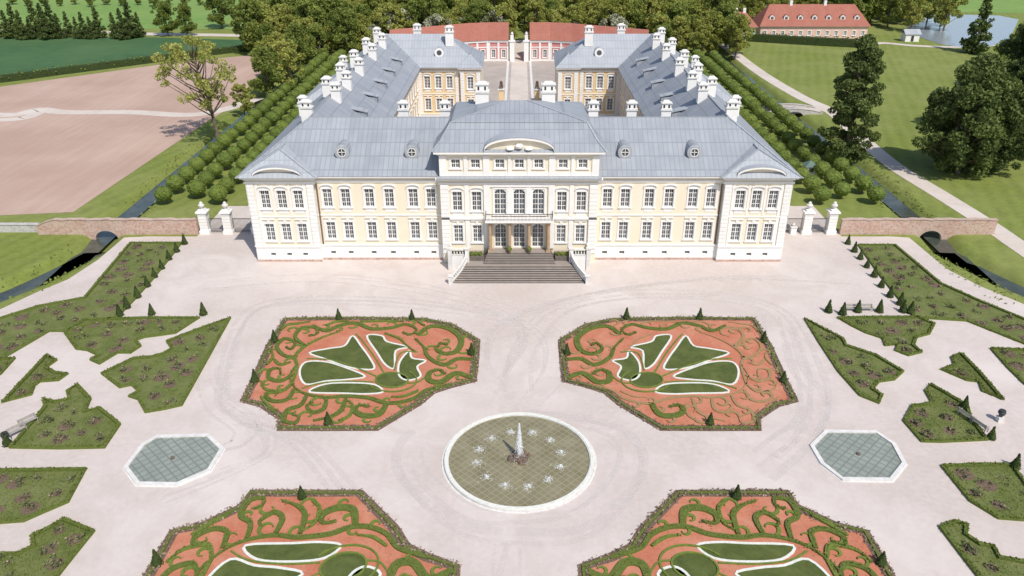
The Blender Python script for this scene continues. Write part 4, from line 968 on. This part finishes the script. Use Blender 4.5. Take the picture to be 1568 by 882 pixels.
for (px,py,s) in ((258,55,.75),(288,55,.7),(340,44,.9),(420,46,.7)):
    x,y=G(px,py); addobj('field_tree',T_mid[0],None,(x,y,0),px%6,s)
row=empty('orchard_row')
for i in range(20):
    x,y=G(20+i*24,10+random.uniform(-3,3)); addobj('young_tree',T_mid[i%2],row,(x,y,0),i,random.uniform(.25,.45))
fo=empty('forest')
pts=[]
def scat(x0,x1,y0,y1,dist,n,kinds,smin,smax):
    for _ in range(n):
        x,y=random.uniform(x0,x1),random.uniform(y0,y1)
        if abs(x)<5 and y<330: continue
        if any((x-a)**2+(y-b)**2<dist**2 for a,b in pts): continue
        pts.append((x,y)); k_=random.choice(kinds); addobj('forest_tree',k_,fo,(x,y,0),random.uniform(0,6),random.uniform(smin,smax))
scat(-70,70,280,335,6,600,T_mid+T_spr+T_spr+T_spr,.8,1.2)
scat(-92,-66,272,335,6.5,200,T_mid+T_spr,.8,1.2)
scat(-100,84,335,440,8,500,T_mid+T_spr+T_spr,.9,1.35)
scat(-84,-50,262,290,6,120,T_mid+T_spr,.65,.95)
scat(46,74,262,296,6,120,T_mid+T_spr,.65,1.0)
scat(128,172,318,420,8,120,T_mid+T_spr,.8,1.2)
scat(84,125,335,380,8,60,T_spr,.8,1.1)
for _ in range(12):
    addobj('forest_tree',T_bl,fo,(random.uniform(-80,60),random.uniform(276,288),0),random.uniform(0,6),random.uniform(.9,1.4))
def leafhedge(name,px,w,h,mat,dens=60,leaf=.25,core=True):
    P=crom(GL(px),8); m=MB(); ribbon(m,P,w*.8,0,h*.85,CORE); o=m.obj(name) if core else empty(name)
    r=np.random.default_rng(len(px)); A=[]
    for a,b in zip(P,P[1:]):
        L=math.dist(a,b); n=int(L*dens/4); t=r.uniform(0,1,n)[:,None]; q=np.array(a)*(1-t)+np.array(b)*t; q=q+r.uniform(-w/2,w/2,(n,2))
        A.append(np.c_[q,gz(q[:,0],q[:,1])+h*r.uniform(.3,1.1,n)])
    A=np.concatenate(A)
    if not core: A=A[A[:,2]>-.8]
    addobj('leaves',combine(name+'_leaves',[(*leafquads(A,leaf,.8,r),0,r.uniform(0,1,len(A)))],[mat]),o)
leafhedge('field_hedge',[(-200,148),(0,126),(100,113),(200,100),(300,87),(402,75)],2.6,2.2,L_MID)
leafhedge('hedge',[(1138,62),(1200,66),(1270,70),(1335,73)],4,3,L_DARK)
leafhedge('reed_bed',[(10,446),(60,426),(95,405),(125,385)],7.0,.3,L_MID,50,.2,False)
leafhedge('reed_bed',[(1450,388),(1480,412),(1530,440),(1568,456)],7.0,.3,L_MID,50,.2,False)
leafhedge('reed_bed',[(190,330),(225,302),(270,265),(330,212)],8,.3,L_MID,40,.2,False)
leafhedge('reed_bed',[(1395,330),(1350,287),(1290,234),(1240,192)],8,.3,L_MID,40,.2,False)
# ------------------------------------------------------------------ world, sun, camera
EL,AZ=52,30
w=bpy.data.worlds.new('World'); sc.world=w; w.use_nodes=True; nt=w.node_tree
bg=nt.nodes['Background']; sk=nt.nodes.new('ShaderNodeTexSky'); sk.sky_type='NISHITA'; sk.sun_disc=False
sk.sun_elevation=R_(EL); sk.sun_rotation=R_(180-AZ); nt.links.new(sk.outputs[0],bg.inputs[0]); bg.inputs[1].default_value=.14
sd=bpy.data.lights.new('sun','SUN'); sd.energy=4.1; sd.angle=R_(.6); sd.color=(1,.945,.87)
so=bpy.data.objects.new('sun',sd); COL.objects.link(so); so.rotation_euler=(R_(90-EL),0,R_(AZ))
cd=bpy.data.cameras.new('camera'); cam=bpy.data.objects.new('camera',cd); COL.objects.link(cam)
cd.sensor_width=36; cd.lens=36*FP/1568; cd.shift_x=-(CX-784)/1568; cd.clip_end=8000; cd.clip_start=.5
cam.location=(0,0,HC); cam.rotation_euler=(R_(90)-TH,0,0); sc.camera=cam
sc.view_settings.view_transform='Standard'; sc.view_settings.look='None'; sc.view_settings.exposure=0
